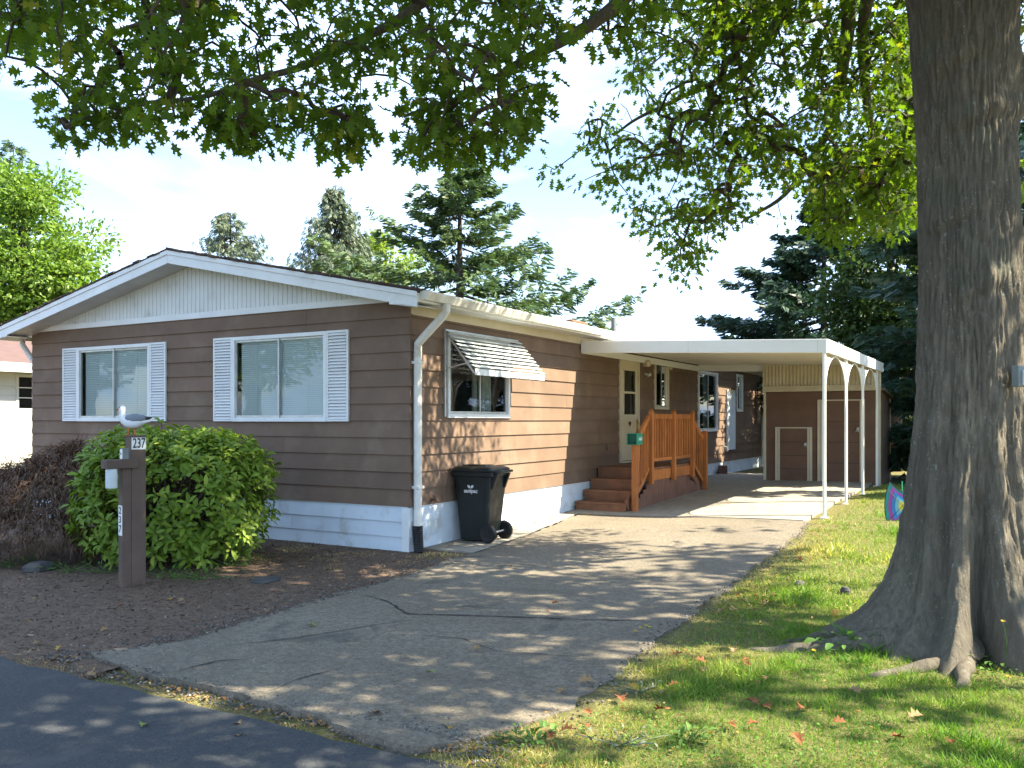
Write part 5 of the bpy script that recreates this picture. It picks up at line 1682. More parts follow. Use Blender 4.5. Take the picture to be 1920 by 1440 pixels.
# where boughs hang into view (outline of the hanging foliage masses, and how far off each one is)
MASS = [
    ([(-260, -160), (-260, 80), (0, 92), (40, 110), (110, 150), (200, 175), (250, 215), (330, 190), (360, 150), (420, 200), (450, 255), (520, 225), (560, 240), (640, 262), (680, 230), (700, 185), (760, 195), (800, 260), (860, 285), (915, 255), (950, 265), (1005, 205), (1000, 150), (950, 110), (1010, 90), (1085, 60), (1150, 75), (1200, -20), (1230, -160)], 7.2, .75, 430),
    ([(-220, -160), (-220, 40), (0, 70), (200, 110), (420, 160), (640, 190), (820, 160), (940, 80), (1060, 20), (1180, -40), (1200, -160)], 7.4, 1.1, 180),
    ([(105, 165), (95, 225), (120, 250), (200, 235), (260, 235), (330, 228), (330, 205), (250, 200), (190, 150)], 6.6, .25, 20),
    ([(360, 200), (440, 262), (520, 248), (470, 190)], 7.0, .3, 20), ([(550, 200), (560, 258), (640, 275), (680, 230), (640, 190)], 7.2, .3, 24),
    ([(745, 170), (735, 225), (800, 290), (870, 305), (935, 285), (1005, 215), (1000, 170)], 7.7, .4, 46),
    ([(1080, -80), (1090, 60), (1160, 80), (1240, 40), (1330, -80)], 7.6, .4, 12),
    ([(1190, 115), (1145, 190), (1075, 255), (1090, 335), (1105, 372), (1150, 350), (1190, 415), (1235, 500), (1290, 515), (1320, 470), (1360, 405), (1410, 405), (1450, 350), (1505, 335), (1560, 380), (1640, 400), (1720, 380), (1760, 200), (1760, -160), (1240, -160)], 9.8, .8, 860),
    ([(1300, 60), (1300, 300), (1500, 330), (1720, 330), (1740, -160), (1320, -160)], 9.3, .6, 300),
    ([(1520, 330), (1530, 425), (1580, 450), (1690, 430), (1725, 390), (1720, 250), (1560, 250)], 9.6, .5, 170),
    ([(1895, 20), (1900, 130), (1960, 160), (2050, 100), (2050, -100), (1900, -100)], 7.4, .4, 20),
]
rs = np.random.default_rng(77)
LXS, LBS = SUN.dot(EX), SUN.dot(EY)
def on_side_wall(p):
    """would a bough here shade the front part of the side wall"""
    x, b = Linv(p[0], p[1])
    if x <= 0: return False
    t = x / LXS
    return .05 < b - LBS * t < 2.9 and .4 < p[2] - SUN.z * t < 3.0
CL = []
for poly, Ym, Ys, n in MASS:
    pa = np.asarray(poly, float)
    got = 0
    while got < n:
        u = rs.uniform(pa[:, 0].min(), pa[:, 0].max(), 400); v = rs.uniform(pa[:, 1].min(), pa[:, 1].max(), 400)
        dens = npnoise(u / 62, v / 48, 90 + int(Ym * 10), 2)
        k = in_poly(u, v, pa) & (dens + rs.uniform(-.18, .18, 400) > .40)
        for uu, vv in zip(u[k], v[k]):
            if got >= n: break
            q = tuple(P(uu, vv, Ym + np.clip(rs.normal(), -1.8, 1.8) * Ys)); got += 1
            if on_side_wall(q) and rs.random() < .55: continue
            CL.append(q)
N_VIEW = len(CL)
# single sprays hanging clear of the masses
for (u, v, Y) in ((1022, 310, 10.0), (1040, 318, 10.0), (1465, 408, 10.2), (1010, 125, 7.3), (985, 110, 7.2), (1140, 60, 7.4), (1175, 50, 7.4), (10, 105, 6.5), (1250, 505, 10.6), (1285, 520, 10.6)):
    CL.append(tuple(P(u, v, Y)))
N_VIEW = len(CL)

# the rest of the crown, overhead and out of frame
def shadow_local(p):
    s = p[2] / SUN.z
    return Linv(p[0] - SUN.x * s, p[1] - SUN.y * s)
def keep_light(p, r_):
    """the crown is open where the sun comes through to the lawn, carport and wall"""
    x, b = shadow_local(p)
    if b > np.interp(x, [.6, 1.9], [2.6, 1.3]) + .45 * r_.normal() and x > -2: return r_.random() < .05
    # wall patch that stays sunny: where does the ray meet the side wall
    if x < 0:
        # ray crosses x=0 plane higher up
        lx = SUN.dot(EX); lb = SUN.dot(EY)
        t = -x / lx
        bw = b + lb * t; zw = SUN.z * t
        if zw < 3.2 and bw > 2.7: return r_.random() < .05
        if zw < 3.0 and bw > .2: return r_.random() < .28
    if x > 3.9 and -1.2 < b <= 3: return r_.random() < .08
    if x > 3.9 and b <= -1.9: return r_.random() < .16
    return True
VIEWC = np.array(CL)
vu = 960 + FPX * VIEWC[:, 0] / VIEWC[:, 1]; vv_ = HOR - FPX * (VIEWC[:, 2] - CAMH) / VIEWC[:, 1]
SUNNY = VIEWC[(vu > 1250) & (vu < 1740) & (vv_ > 120) & (VIEWC[:, 1] > 8.5)]
SV = np.array(SUN)
def shades_sunny(p):
    d = p - SUNNY
    t = d @ SV
    off = np.linalg.norm(d - t[:, None] * SV, axis=1)
    return np.mean((t > .5) & (off < .6)) > .003
cnt = 0
while cnt < 2100:
    d = rs.normal(size=3); d /= np.linalg.norm(d)
    r_ = rs.random() ** (1 / 2.2)
    p = np.array([4.0, 5.4, 8.8]) + d * r_ * np.array([9.2, 6.6, 5.6])
    if p[2] < 4.4: continue
    if p[1] > .5:
        u, v = pix(*p)
        if v > -60 - .45 * FPX / p[1] and -150 - .45 * FPX / p[1] < u < 2100 + .45 * FPX / p[1]: continue
    elif p[1] > -1.5 and p[2] < 5: continue
    if not keep_light(p, rs): continue
    if on_side_wall(p) and rs.random() < .8: continue
    if shades_sunny(p) and rs.random() < .92: continue
    CL.append(tuple(p)); cnt += 1
CL = np.array(CL)

# twigs: grow a tree from the limbs to all clusters (nearest connected node first)
nodes = np.array([tuple(p) for p, r in limb_nodes])
nlimb = len(nodes)
ctr = np.array([OX, OY, 6.0])
dist = np.full(len(CL), 1e9); par = np.zeros(len(CL), int)
for i in range(0, len(CL)):
    dd = np.linalg.norm(nodes - CL[i], axis=1)
    par[i] = int(np.argmin(dd)); dist[i] = dd[par[i]]
done = np.zeros(len(CL), bool)
allpos = np.concatenate([nodes, CL])
order = []
for _ in range(len(CL)):
    k = int(np.argmin(np.where(done, 1e9, dist)))
    done[k] = True; order.append(k)
    dd = np.linalg.norm(CL - CL[k], axis=1) * 1.05 + .02
    better = (~done) & (dd < dist)
    dist[better] = dd[better]; par[better] = nlimb + k
childs = np.zeros(len(allpos))
for k in reversed(order):
    childs[nlimb + k] += 1
    if par[k] >= nlimb: childs[par[k]] += childs[nlimb + k]
tw = MB(); oo = Vector((OX, OY, 0))
twig_dir = np.zeros((len(CL), 3))
for k in order:
    a = Vector(allpos[par[k]]); b = Vector(CL[k])
    L = (b - a).length
    ra = min(.045, .0045 * math.sqrt(childs[nlimb + k]) + .002); rb = max(.0025, ra * .7)
    mid = a.lerp(b, .5) + Vector((rs.normal() * .06 * L, rs.normal() * .06 * L, rs.normal() * .05 * L + .05 * L))
    tw.tube([a - oo, mid - oo, b - oo], [ra, (ra + rb) / 2, rb], 4 if k >= N_VIEW else 5, cap=False)
    d = (b - mid).normalized(); twig_dir[k] = d
tag(tw.build('twigs', M['twig'], oak, fix=False), kind='stuff')

M['oakleaf'] = leaf_mat('oak_leaf', (.044, .082, .015), (.082, .135, .022), (2.5, 2.5, .5), .46, rough=.6, c=(.17, .18, .03), spec=.15)
def crown_leaves():
    lv, lf_ = oak_leaf()
    def gen(idx, per, spread, size, r_):
        n = len(idx) * per
        c = np.repeat(CL[idx], per, 0); td = np.repeat(twig_dir[idx], per, 0)
        off = randdir(n, r_) * (r_.random(n) ** .5)[:, None] * spread
        off[:, 2] = off[:, 2] * .8 - .02
        T = c + off
        D = off / spread * .9 + td * .4 + np.array([0, 0, -.45]) + .5 * randdir(n, r_)
        U = randdir(n, r_) * .8 + np.array([0, 0, .8])
        return T, frames(D, U), r_.uniform(.75, 1.2, n) * size
    r1 = np.random.default_rng(5)
    base = np.array([OX, OY, 0])
    T, Rm, S = gen(np.arange(N_VIEW), 12, .21, .122, r1)
    S = S * np.where(T[:, 1] > 8.4, .82, 1.0)
    pk = pick_largest(T, S, 300)
    rest = np.ones(len(T), bool); rest[pk] = False
    me = scatter('foliage', lv, lf_, Rm[rest], T[rest] - base, S[rest])
    tag(link('foliage', me, M['oakleaf'], oak), kind='stuff')
    leaf_objects(lv, lf_, Rm[pk], T[pk], S[pk], M['oakleaf'], oak, base)
    T, Rm, S = gen(np.arange(N_VIEW, len(CL)), 15, .42, .21, r1)
    me = scatter('crown', [(.03, 0, 0), (.30, .22, .03), (.14, .36, .0), (.36, .58, .02), (0, 1, -.05), (-.36, .58, .02), (-.14, .36, 0), (-.30, .22, .03), (-.03, 0, 0)], [list(range(9))], Rm, T - base, S)
    tag(link('crown', me, M['oakleaf'], oak), kind='stuff')
crown_leaves()
# ------------------------------------------------------------------ lawn
def lawn_edge(b):
    return np.interp(b, [-5, -4.75, -4.2, -3.6, -2.35, -1.1, .9, 3.2, 4.2, 4.3, 11.0], [3.85, 4.03, 4.27, 4.25, 4.10, 4.04, 4.01, 3.98, 3.90, 3.86, 3.86])
def ground_z(x, b):
    z = g(x, b) + .018 * (npnoise(x * 1.3, b * 1.3, 3) - .5) - .02
    return z + .035 * ss(x, 3.75, 4.15) * ss(b, -5.6, -4.9) * (1 - ss(b, 10.3, 11)) - .03 * (1 - ss(b, -5.35, -5.05))
def dryness(x, b):
    """0 = green, 1 = straw; drier towards the drive, the road edge and in the sunny middle"""
    e = x - lawn_edge(b)
    d = .0 + .55 * np.exp(-e / .35) + .55 * np.exp(-((b - 1.2) / 1.9) ** 2) * np.exp(-(e / 2.2) ** 2) + .3 * np.exp(-(b + 5.0) / .5)
    return d + 1.1 * (npnoise(x * 1.1 + 4, b * 1.1, 55, 4) - .5)
M['grass'] = leaf_mat('grass_blades', (0, 0, 0), (0, 0, 0), (1.5, 1.5, .6), .35, attr='Col', rough=.6)
def color_attr(me, cols, per):
    a = me.color_attributes.new('Col', 'FLOAT_COLOR', 'POINT')
    c = np.ones((len(cols) * per, 4), np.float32); c[:, :3] = np.repeat(cols, per, 0)
    a.data.foreach_set('color', c.ravel())
def grass_cols(dry, r_):
    green = np.array([.105, .215, .026]); straw = np.array([.50, .41, .18]); olive = np.array([.23, .285, .06])
    t = np.clip(dry + r_.normal(size=len(dry)) * .22, 0, 1)[:, None]
    c = np.where(t < .5, green + (olive - green) * (t * 2), olive + (straw - olive) * (t * 2 - 1))
    return c * r_.uniform(.75, 1.2, len(dry))[:, None]
def lawn():
    r_ = np.random.default_rng(3)
    xs = []; bs = []
    # density falls with distance from where one stands
    for (b0, b1, x1, per) in ((-5.1, -2.6, 8.0, 7500), (-2.6, 0, 8.5, 4200), (0, 3.5, 9.5, 2200), (3.5, 11, 8.0, 900)):
        n = int((b1 - b0) * (x1 - 3.5) * per)
        x = r_.uniform(3.5, x1, n); b = r_.uniform(b0, b1, n)
        e = x - lawn_edge(b) + .16 * (npnoise(x * 4, b * 4, 66) - .5) * 2
        k = r_.random(n) < ss(e, -.08, .16)
        xs.append(x[k]); bs.append(b[k])
    # strip of straw between road and drive
    n = 3600; x = r_.uniform(-7, .7, n); b = -5.03 + r_.normal(size=n) * .05
    k = npnoise(x * 2.5, b * 6, 73) > .52
    xs.append(x[k]); bs.append(b[k])
    n = 9000; x = r_.uniform(.3, 8, n); b = r_.uniform(-5.16, -4.80, n)
    k = (npnoise(x * 3, b * 8, 71) > .42) & (b < -4.86 - .12 * ss(x, 1.6, .8) + .10 * ss(x, 3.0, 3.6) + .3 * ss(x, 3.7, 4.0))
    xs.append(x[k]); bs.append(b[k])
    # thin weeds on the bed by the wall corner
    n = 5200; x = r_.uniform(-1.9, .95, n); b = r_.uniform(-1.5, .1, n)
    k = (npnoise(x * 2.2, b * 2.2, 72) > .50) & (x < np.interp(b, [-1.5, 0], [.95, .75]))
    xs.append(x[k]); bs.append(b[k])
    x = np.concatenate(xs); b = np.concatenate(bs)
    X = CX + EX.x * x + EY.x * b; Y = CY + EX.y * x + EY.y * b
    u = 960 + FPX * X / np.maximum(Y, .1)
    k = (u > -200) & (u < 2150) & (Y > 2.5); x, b, X, Y = x[k], b[k], X[k], Y[k]
    z = ground_z(x, b)
    z = np.where((x < 1.3) & (b > -4.8), g(x, b) + .004, z)
    n = len(x)
    dry = dryness(x, b); dry = np.where((x < 1.4) & (b > -4.7), dry * .3 + .35 * (npnoise(x * 2, b * 2, 5) > .5), dry)
    dry = np.where((b < -4.75) & (x < 3.9), .75 + .2 * (dry - .5), dry)
    tall = .85 + 1.0 * ss(npnoise(x * 2.6, b * 2.6, 81), .5, .85)
    S = r_.uniform(.028, .060, n) * tall * (1 + (Y > 8) * .15)
    S = S * (.55 + .45 * ss(x - lawn_edge(b), 0, .5))
    S = np.where((b < -4.75) & (x < 3.9), S * .6, S)
    lean = r_.normal(size=(n, 3)) * .75; lean[:, 2] = 1.0
    up = randdir(n, r_) * [1, 1, .2]
    wid = .085 + .05 * (Y > 7)
    tv = [(-.5, 0, 0), (.5, 0, 0), (.32, .55, .10), (-.32, .55, .10), (0, 1, .34)]
    sc = np.stack([S * wid, S, S], 1)
    me = scatter('lawn_grass', tv, [[0, 1, 2, 3], [3, 2, 4]], frames(lean, up), np.stack([X, Y, z - .004], 1), sc)
    color_attr(me, grass_cols(dry, r_), 5)
    o = link('lawn_grass', me, M['grass']); tag(o, 'short patchy green and straw-dry grass of the lawn', 'grass', kind='stuff')
    # clover and small broad weeds between the blades
    n = 26000
    x = r_.uniform(3.8, 8.2, n); b = r_.uniform(-5, 3, n)
    k = (npnoise(x * 1.6, b * 1.6, 91) > .52) & (x > lawn_edge(b) + .15); x, b = x[k], b[k]; n = len(x)
    X = CX + EX.x * x + EY.x * b; Y = CY + EX.y * x + EY.y * b
    z = ground_z(x, b) + r_.uniform(.012, .04, n)
    me = scatter('lawn_clover', [(0, 0, 0), (.42, .35, .05), (.30, .85, .0), (0, 1, -.04), (-.30, .85, 0), (-.42, .35, .05)], [[0, 1, 2, 3, 4, 5]], frames(randdir(n, r_) * [1, 1, .3], randdir(n, r_) * .5 + [0, 0, 1]), np.stack([X, Y, z], 1), r_.uniform(.010, .020, n))
    gcol = np.array([[.07, .15, .025]]) * r_.uniform(.7, 1.5, n)[:, None]
    color_attr(me, gcol, 6)
    tag(link('lawn_clover', me, M['grass']), 'low clover leaves mixed through the lawn', 'clover', kind='stuff')
lawn()

# ------------------------------------------------------------------ mulch chips, gravel, leaf litter
M['chips'] = leaf_mat('bark_chips', (.075, .047, .034), (.16, .10, .07), (1, 1, 1), .05, rough=.95, c=(.32, .25, .19))
M['pebble'] = leaf_mat('pale_gravel', (.07, .065, .058), (.16, .15, .135), (1, 1, 1), .02, rough=.9, c=(.34, .33, .31))
M['litter'] = leaf_mat('dry_leaf_litter', (.24, .115, .035), (.34, .20, .075), (1.2, 1.0, .6), .2, c=(.46, .34, .17))
def to_world(x, b, z):
    return np.stack([CX + EX.x * x + EY.x * b, CY + EX.y * x + EY.y * b, z], 1)
def bed_z(x, b):
    return g(x, b) + .006 + .05 * (npnoise(x * .9, b * .9, 41) - .35) * ss(-b, -.1, .8) * ss(b, -5.1, -4.4) * ss(x, 1.25, .5)
def litter():
    r_ = np.random.default_rng(9)
    n = 17000
    x = r_.uniform(-7, 1.3, n); b = r_.uniform(-5.05, .0, n)
    k = x < np.interp(b, [-5, -4.2, -2.7, -1, 0], [.85, 1.1, 1.02, .9, .75]) + np.abs(r_.normal(size=n)) * .07; x, b = x[k], b[k]; n = len(x)
    over = x > np.interp(b, [-5, -4.2, -2.7, -1, 0], [.85, 1.1, 1.02, .9, .75]) - .12
    chip = ([(-.5, -.5, 0), (.5, -.42, .1), (.42, .5, 0), (-.45, .4, .12), (0, 0, .25)], [[0, 1, 4], [1, 2, 4], [2, 3, 4], [3, 0, 4]])
    S = np.stack([r_.uniform(.006, .014, n), r_.uniform(.014, .04, n), r_.uniform(.006, .012, n)], 1) * np.where(r_.random(n) < .12, 1.8, 1.0)[:, None]
    me = scatter('bark_mulch', chip[0], chip[1], frames(randdir(n, r_) * [1, 1, .25], randdir(n, r_) * .45 + [0, 0, 1]), to_world(x, b, np.where(over, g(x, b) + .030, bed_z(x, b) + .002)), S)
    tag(link('bark_mulch', me, M['chips']), 'dark brown bark mulch chips covering the planting bed', 'mulch', kind='stuff')
    # gravel crumbs along paving edges
    xs = []; bs = []
    n = 1500; b = r_.uniform(-4.9, 0, n); xs.append(np.interp(b, [-5, -4.6, -4.2, -3.6, -2.7, -1.9, -1.1, -.2], [.80, 1.0, 1.13, 1.05, 1.02, .97, .90, .78]) - np.abs(r_.normal(size=n)) * .22 + .06); bs.append(b)
    n = 1300; x = r_.uniform(.6, 4.3, n); xs.append(x); bs.append(-4.97 + r_.normal(size=n) * .06)
    n = 700; b = r_.uniform(-4.8, 4, n); xs.append(lawn_edge(b) + r_.normal(size=n) * .05); bs.append(b)
    n = 350; x = r_.uniform(3.3, 4.3, n); xs.append(x); bs.append(-4.85 + r_.normal(size=n) * .08)
    n = 260; x = r_.uniform(-5, .8, n); xs.append(x); bs.append(r_.uniform(-5, -.3, n))
    x = np.concatenate(xs); b = np.concatenate(bs); n = len(x)
    s_ = r_.uniform(.004, .013, n)
    z = np.where(x < .95, bed_z(x, b), np.where(b < -4.9, ground_z(x, b) + .008, g(x, b) + .022))
    oct_ = ([(1, 0, 0), (0, 1, .1), (-1, .1, 0), (0, -1, 0), (.1, 0, .7), (0, .1, -.6)], [[0, 1, 4], [1, 2, 4], [2, 3, 4], [3, 0, 4], [1, 0, 5], [2, 1, 5], [3, 2, 5], [0, 3, 5]])
    me = scatter('gravel', oct_[0], oct_[1], frames(randdir(n, r_) * [1, 1, .3], np.tile([[0, 0, 1.0]], (n, 1))), to_world(x, b, z + .002), s_)
    tag(link('gravel', me, M['pebble']), 'loose pale gravel crumbs along the paving edges', 'gravel', kind='stuff')
    # small dry leaf fragments
    xs = []; bs = []
    n = 900; b = r_.uniform(-5, 4.5, n); xs.append(lawn_edge(b) + .10 + np.abs(r_.normal(size=n)) * .35); bs.append(b)
    n = 420; x = r_.uniform(.7, 4.5, n); xs.append(x); bs.append(-5.0 + r_.normal(size=n) * .05)
    n = 420; xs.append(r_.uniform(3.9, 8, n)); bs.append(r_.uniform(-5, 6, n))
    n = 300; xs.append(r_.uniform(-2.5, .9, n)); bs.append(r_.uniform(-2.2, -.1, n))
    n = 130; xs.append(r_.uniform(-6, .9, n)); bs.append(r_.uniform(-5, -2, n))
    n = 120; b = r_.uniform(.3, 5, n); xs.append(np.abs(r_.normal(size=n)) * .12 + .05); bs.append(b)
    n = 330; xs.append(4.15 + np.abs(r_.normal(size=n)) * .28); bs.append(-.75 + r_.normal(size=n) * .38)
    n = 260; xs.append(r_.uniform(-6, .8, n)); bs.append(-5.02 + r_.normal(size=n) * .07)
    x = np.concatenate(xs); b = np.concatenate(bs); n = len(x)
    z = np.where(x < .95, bed_z(x, b) + .012, ground_z(x, b) + .022)
    z = np.where((x < .6) & (b > .25), g(x, b) + .03, z)
    me = scatter('leaf_litter', DIAMOND[0], DIAMOND[1], frames(randdir(n, r_) * [1, 1, .3], randdir(n, r_) * .7 + [0, 0, 1]), to_world(x, b, z), r_.uniform(.012, .036, n))
    tag(link('leaf_litter', me, M['litter']), 'crumbled dry leaf litter along drive and lawn edges', 'leaf litter', kind='stuff')
litter()

# fallen oak leaves one can pick out
def fallen():
    G1 = 'rust-coloured fallen leaves on the lawn'
    G2 = 'tan fallen leaves by the drive edge'
    r_ = np.random.default_rng(21)
    lv, lf_ = oak_leaf()
    lv = [(x, y, .55 * abs(x) ** 1.3 - .5 * (y - .5) ** 2 + .1) for x, y, z in lv]
    mats = {k: mat('fallen_leaf_' + k, c, tuple(q * .65 for q in c), 18, .8) for k, c in
            {'rust': (.23, .080, .026), 'tan': (.30, .19, .09), 'yellow': (.50, .30, .035), 'green': (.20, .26, .05), 'brown': (.16, .085, .045)}.items()}
    meshes = {}
    for k, m in mats.items():
        me = bpy.data.meshes.new('fallen_leaf'); me.from_pydata(lv, [], lf_); me.update(); me.materials.append(m); meshes[k] = me
    def put(u, v, kind, s, label, group, dz=.03, z0=None):
        z = 0.0
        for _ in range(6):
            Y = FPX * (CAMH - z) / (v - HOR); X = (u - 960) / FPX * Y
            x, b = Linv(X, Y)
            z = float(ground_z(np.array([x]), np.array([b]))[0]) + dz
            if .9 < x < 3.75 and -4.9 < b < 4: z = drive_z(x, b) + .008
            elif x <= .9 and b < .2: z = mulch_z(x, b) + .012
            elif b < -5.2: z = .006
        o = bpy.data.objects.new('fallen_leaf', meshes[kind]); COL.objects.link(o)
        o.location = (X, Y, z); o.scale = (s, s, s)
        o.rotation_euler = (r_.normal() * .25, r_.normal() * .25, r_.uniform(0, 6.28))
        if group == G1: label = 'rust-coloured fallen leaf ' + ('in the sunny grass near the carport' if v < 1100 else 'among the dead leaves halfway along the drive edge' if v < 1130 else 'in the shaded grass left of the oak roots' if v < 1260 else 'in the sunny grass at the bottom of the lawn')
        if group == G2: label = 'pale tan fallen leaf ' + ('among the dead leaves halfway along the drive edge' if v < 1160 else 'at the lawn corner by the front of the drive' if u < 1100 else 'in the open grass of the front lawn')
        tag(o, label, 'leaf', group)
    for (u, v) in ((1490, 1045), (1405, 1115), (1430, 1110), (1455, 1118), (1285, 1225), (1328, 1247), (1392, 1240), (1410, 1236), (1098, 1330), (1168, 1315), (1225, 1333), (1425, 1320), (1446, 1328), (1362, 1355), (1400, 1360), (1500, 1398), (1050, 1372), (1033, 1388), (1780, 1395), (1890, 1238), (1555, 1353), (1108, 1357), (1250, 1288), (1670, 1380), (1495, 1330)):
        put(u + r_.uniform(-4, 4), v, 'rust', r_.uniform(.07, .11), 'rust-coloured fallen oak leaf lying in the lawn grass', G1)
    for (u, v) in ((1080, 1280), (1095, 1275), (1060, 1290), (1345, 1150), (1400, 1128), (1380, 1140), (1375, 1225), (1322, 1262), (1450, 1130), (1615, 1300), (1240, 1300), (1435, 1275), (1700, 1345)):
        put(u, v, 'tan', r_.uniform(.08, .12), 'pale tan fallen oak leaf by the lawn edge', G2)
    put(1572, 1143, 'yellow', .13, 'large bright yellow fallen leaf beside the trunk', None, .05)
    put(1190, 1292, 'yellow', .10, 'yellow fallen leaf among silvery weeds at the drive edge', None, .04)
    for (u, v, k, l) in ((576, 1172, 'green', 'green fallen leaf on the drive near the mulch edge'), (800, 1262, 'green', 'yellowish green leaf on the drive in the front sun patches'), (870, 1337, 'green', 'green fallen leaf near the front edge of the drive'),
                         (838, 1362, 'yellow', 'yellow fallen leaf at the ragged front edge of the drive'), (882, 1219, 'tan', 'tan fallen leaf on the drive below the long crack'), (1050, 1128, 'rust', 'orange leaf on the drive above the long crack'), (1027, 1142, 'rust', 'reddish leaf on the drive just above the crack'),
                         (1096, 967, 'yellow', 'yellow leaf on the drive in front of the porch steps'), (965, 1062, 'tan', 'pale leaf on the drive right of the bin'), (1185, 1030, 'brown', 'brown leaf on the sunny middle of the drive'), (1030, 1062, 'tan', 'small tan leaf in the shaded middle of the drive'),
                         (693, 1340, 'brown', 'brown leaf in the straw strip at the road edge'), (1240, 1140, 'tan', 'tan leaf at the right edge of the drive')):
        put(u, v, k, .085, l, None)
    for (u, v, k, l) in ((265, 1362, 'green', 'pale green leaf lying on the dark road'), (452, 1356, 'tan', 'tan leaf on the road near the drive corner'), (447, 1379, 'tan', 'small tan leaf on the road near the bottom edge'), (160, 1264, 'tan', 'tan leaf where the road meets the bed')):
        put(u, v, k, .075, l, None)
    for (u, v, k, l) in ((235, 1135, 'rust', 'rust leaf on the mulch just below the number post'), (320, 1124, 'yellow', 'yellow leaf on the mulch right of the number post'), (345, 1122, 'tan', 'tan leaf on the mulch beside the yellow one'), (500, 1143, 'tan', 'tan leaf at the far right end of the mulch'), (455, 1143, 'rust', 'rust leaf in the middle of the mulch'), (205, 1178, 'tan', 'pale leaf on the front of the mulch bed'), (62, 1208, 'tan', 'pale leaf on the mulch near the left edge'), (105, 1220, 'yellow', 'yellow leaf near the road at the left')):
        put(u, v, k, .08, l, None)
fallen()

# ------------------------------------------------------------------ stones, weeds, dandelions
M['rock'] = mat('garden_rock', (.075, .072, .068), (.045, .044, .043), 5, .9, .5, 20, .02)
def rock(u, v, w, h, label):
    Y = FPX * CAMH / (v - HOR); X = (u - 960) / FPX * Y
    x, b = Linv(X, Y); z = mulch_z(x, b) if x < 1 else float(ground_z(np.array([x]), np.array([b]))[0])
    mb = MB(); r_ = random.Random(int(u))
    rings = []
    for (rr, hh) in ((.75, -.3), (1.0, .1), (.92, .55), (.6, .9), (.15, 1.0)):
        rings.append([(w * rr * math.cos(a) * (1 + .18 * nz(math.cos(a) + u, math.sin(a), hh, 1.5)), w * .7 * rr * math.sin(a) * (1 + .2 * nz(math.cos(a), math.sin(a) + u, hh, 1.7)), h * hh) for a in np.linspace(0, 2 * math.pi, 14, endpoint=False)])
    o = loft(rings).build('garden_rock', M['rock'], None, smooth=False)
    o.location = (X, Y, z); o.rotation_euler = (0, 0, r_.uniform(0, 3))
    tag(o, label, 'rock', 'rocks in the planting bed')
rock(75, 1070, .20, .10, 'dark grey rock under the red maple mound')
rock(498, 1092, .20, .025, 'low flat grey stone right of the shrub')
rock(1500, 1105, .07, .05, 'small grey stone in the sunny lawn')
rock(1585, 1120, .06, .07, 'small pale stone beside the big root')
M['weed'] = leaf_mat('weed_leaf', (.07, .15, .03), (.12, .22, .045), (1.4, 1.5, .6), .3)
M['silver'] = leaf_mat('silver_weed_leaf', (.13, .16, .11), (.20, .23, .17), (1, 1, .9), .2)
def weed(u, v, n, s, label, m='weed', h=.06, group=None, spread=.12, name='weed_plant'):
    r_ = np.random.default_rng(int(u * 7 + v))
    Y = FPX * CAMH / (v - HOR); X = (u - 960) / FPX * Y
    x, b = Linv(X, Y)
    z = mulch_z(x, b) if x < 1 else float(ground_z(np.array([x]), np.array([b]))[0])
    root = thing(name, label, 'weed', (X, Y, z), 0, group)
    T = np.stack([r_.normal(size=n) * spread * .5, r_.normal(size=n) * spread * .4, r_.uniform(.005, h, n)], 1)
    D = np.stack([T[:, 0] * 6, T[:, 1] * 6, r_.uniform(.0, .8, n)], 1) + randdir(n, r_) * .5
    lv, lf_ = oval_leaf(.24)
    me = scatter('leaves', lv, lf_, frames(D, randdir(n, r_) * .4 + [0, 0, 1]), T, r_.uniform(.6, 1.2, n) * s)
    link('leaves', me, M[m], root)
    st = MB()
    for i in range(min(n, 14)):
        st.tube([(0, 0, 0), T[i]], .0025, 4)
    tag(st.build('stems', M[m], root), kind='stuff')
for (u, v, n, s, l) in ((320, 1083, 60, .05, 'low green groundcover right of the number post'), (375, 1088, 60, .05, 'leafy groundcover beneath the right half of the shrub'), (430, 1062, 70, .05, 'bright groundcover at the right foot of the shrub'), (450, 1050, 50, .05, 'small groundcover tuft nearest the pale skirting'),
                        (200, 1075, 30, .045, 'small weeds left of the number post'), (130, 1072, 40, .045, 'weeds between the rock and the number post'), (30, 1062, 40, .05, 'weeds at the far left under the maple')):
    weed(u, v, n, s, l, h=.09, group='groundcover in the planting bed', spread=.32)
weed(60, 1055, 26, .075, 'upright bright green sapling in front of the dark maple', h=.42, spread=.14)
weed(1840, 1215, 70, .055, 'ivy-like weeds in the hollow between the trunk buttresses', h=.22, spread=.22)
weed(1880, 1250, 60, .05, 'leafy weeds at the foot of the right buttress', h=.10, spread=.30)
weed(1585, 1225, 36, .09, 'broad-leaved weeds at the left foot of the trunk', h=.14, spread=.22)
weed(1200, 1302, 24, .03, 'silvery grey weed tuft at the edge of the drive', 'silver', .05, spread=.18)
weed(1165, 1402, 26, .04, 'large silvery grey weed at the bottom of the lawn edge', 'silver', .07, spread=.20)
weed(1000, 1398, 40, .05, 'green weed tuft at the bottom end of the drive', h=.05, spread=.18)
weed(1290, 1395, 40, .05, 'dark green weed patch at the bottom of the lawn', h=.06, spread=.2)
M['dandelion'] = mat('dandelion_yellow', (.75, .55, .02), (.65, .42, .02), 20, .7)
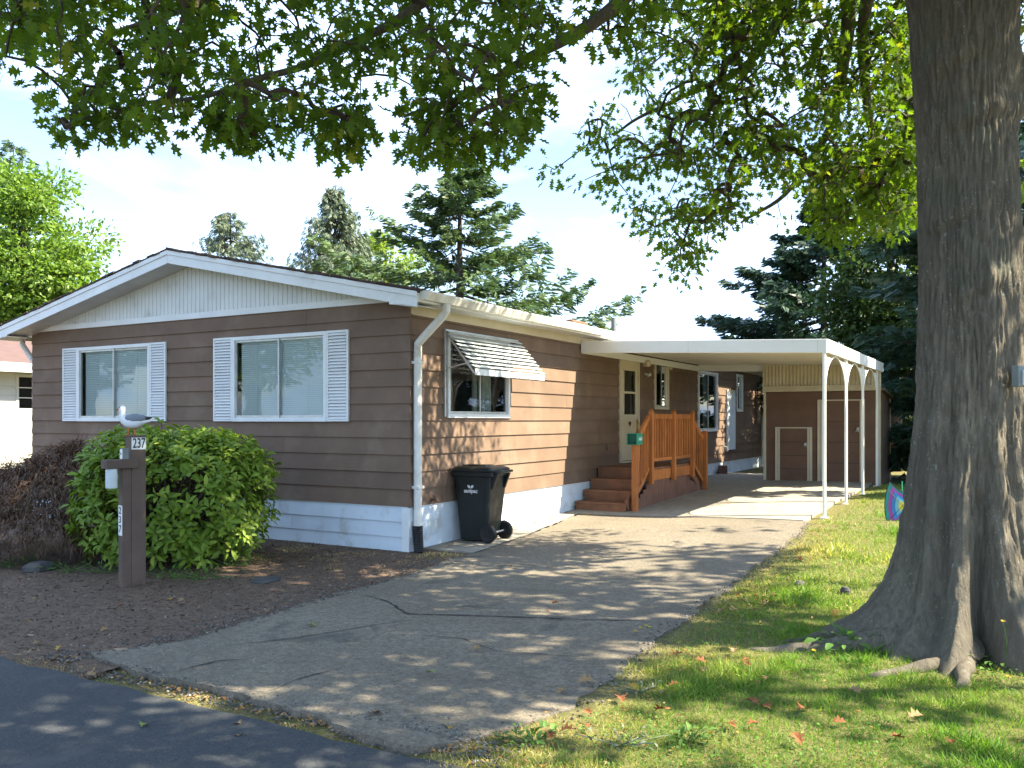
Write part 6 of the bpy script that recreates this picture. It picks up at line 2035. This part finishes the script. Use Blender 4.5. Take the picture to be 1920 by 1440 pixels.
def dandelion(u, v, h, label):
    Y = FPX * CAMH / (v - HOR); X = (u - 960) / FPX * Y
    x, b = Linv(X, Y)
    root = thing('dandelion', label, 'flower', (X, Y, float(ground_z(np.array([x]), np.array([b]))[0])), 0, 'dandelions in the lawn')
    MB().tube([(0, 0, 0), (.01, 0, h * .6), (-.015, 0, h)], .0025, 5).build('stem', M['weed'], root)
    mb = MB()
    for k in range(16):
        a = k * 2.4; r = .016 - .0004 * k
        mb.add([(-.015, 0, h), (-.015 + r * math.cos(a - .2), r * math.sin(a - .2), h + .004 + k * .0006), (-.015 + r * math.cos(a + .2), r * math.sin(a + .2), h + .004 + k * .0006)], [(0, 1, 2)])
    mb.build('flower_head', M['dandelion'], root)
dandelion(1885, 1262, .31, 'tall dandelion on a long stem before the right buttress')
dandelion(1862, 1240, .27, 'dandelion bud rising beside the trunk hollow')
dandelion(1530, 1240, .05, 'low dandelion left of the front root')
dandelion(1895, 1290, .05, 'low dandelion at the right edge of the lawn')
for i, (u, v) in enumerate(((1205, 1185), (1215, 1182), (1222, 1186), (1195, 1192))):
    dandelion(u, v, .04, 'tiny yellow flower at the lawn edge beside the long crack')

# ------------------------------------------------------------------ garden spinner behind the trunk
def spinner():
    Y = 12.2
    c = P(1692, 948, Y)
    root = thing('garden_spinner', 'teal, purple and blue fabric garden spinner half hidden behind the oak', 'garden ornament', (c.x, c.y, gw(c.x, c.y)), R(-10))
    cz = c.z - gw(c.x, c.y)
    cols = [('teal', (.03, .27, .25), 1.0), ('purple', (.33, .07, .36), .80), ('blue', (.04, .22, .55), .60), ('pale_blue', (.15, .45, .62), .42), ('yellow', (.62, .55, .08), .24)]
    hw, hh = .235, .27
    def outline(s):
        pts = []
        for k in range(48):
            # bowed sides, four sharp tips, dished top and bottom
            q, f = divmod(k, 12); f = f / 12
            if q == 0: x, z = 1.0 + .0 - .28 * (2 * f - 1) ** 2 + .0, 2 * f - 1
            elif q == 1: x, z = .72 * (1 - 2 * f), .58 + .42 * abs(1 - 2 * f) ** 1.4
            elif q == 2: x, z = -1.0 + .28 * (1 - 2 * f) ** 2, 1 - 2 * f
            else: x, z = -.72 * (1 - 2 * f), -.58 - .42 * abs(1 - 2 * f) ** 1.4
            pts.append((hw * s * x, hh * 1.25 * s * z))
        return pts
    for i, (nm, c_, s) in enumerate(cols):
        y = -.004 * i
        MB().prism([(x, y, cz + z) for x, z in outline(s)], (0, -.003, 0)).build('fabric_ring' if i else 'sail', mat('spinner_' + nm, c_, tuple(q * .8 for q in c_), 6, .6), root)
    rim = [(x, -.002, cz + z) for x, z in outline(1.0)]
    MB().tube(rim + [rim[0]], .006, 5, cap=False).build('rim', M['black'], root)
    MB().tube([(0, .02, 0), (0, .02, cz + .34)], .008, 6).build('stake', M['green'], root)
    for k in range(4):
        a = math.pi / 4 + k * math.pi / 2
        MB().tube([(0, -.024, cz), (hw * 1.2 * math.cos(a), -.004, cz + hh * 1.2 * math.sin(a))], .003, 4).build('spoke', M['black'], root)
spinner()
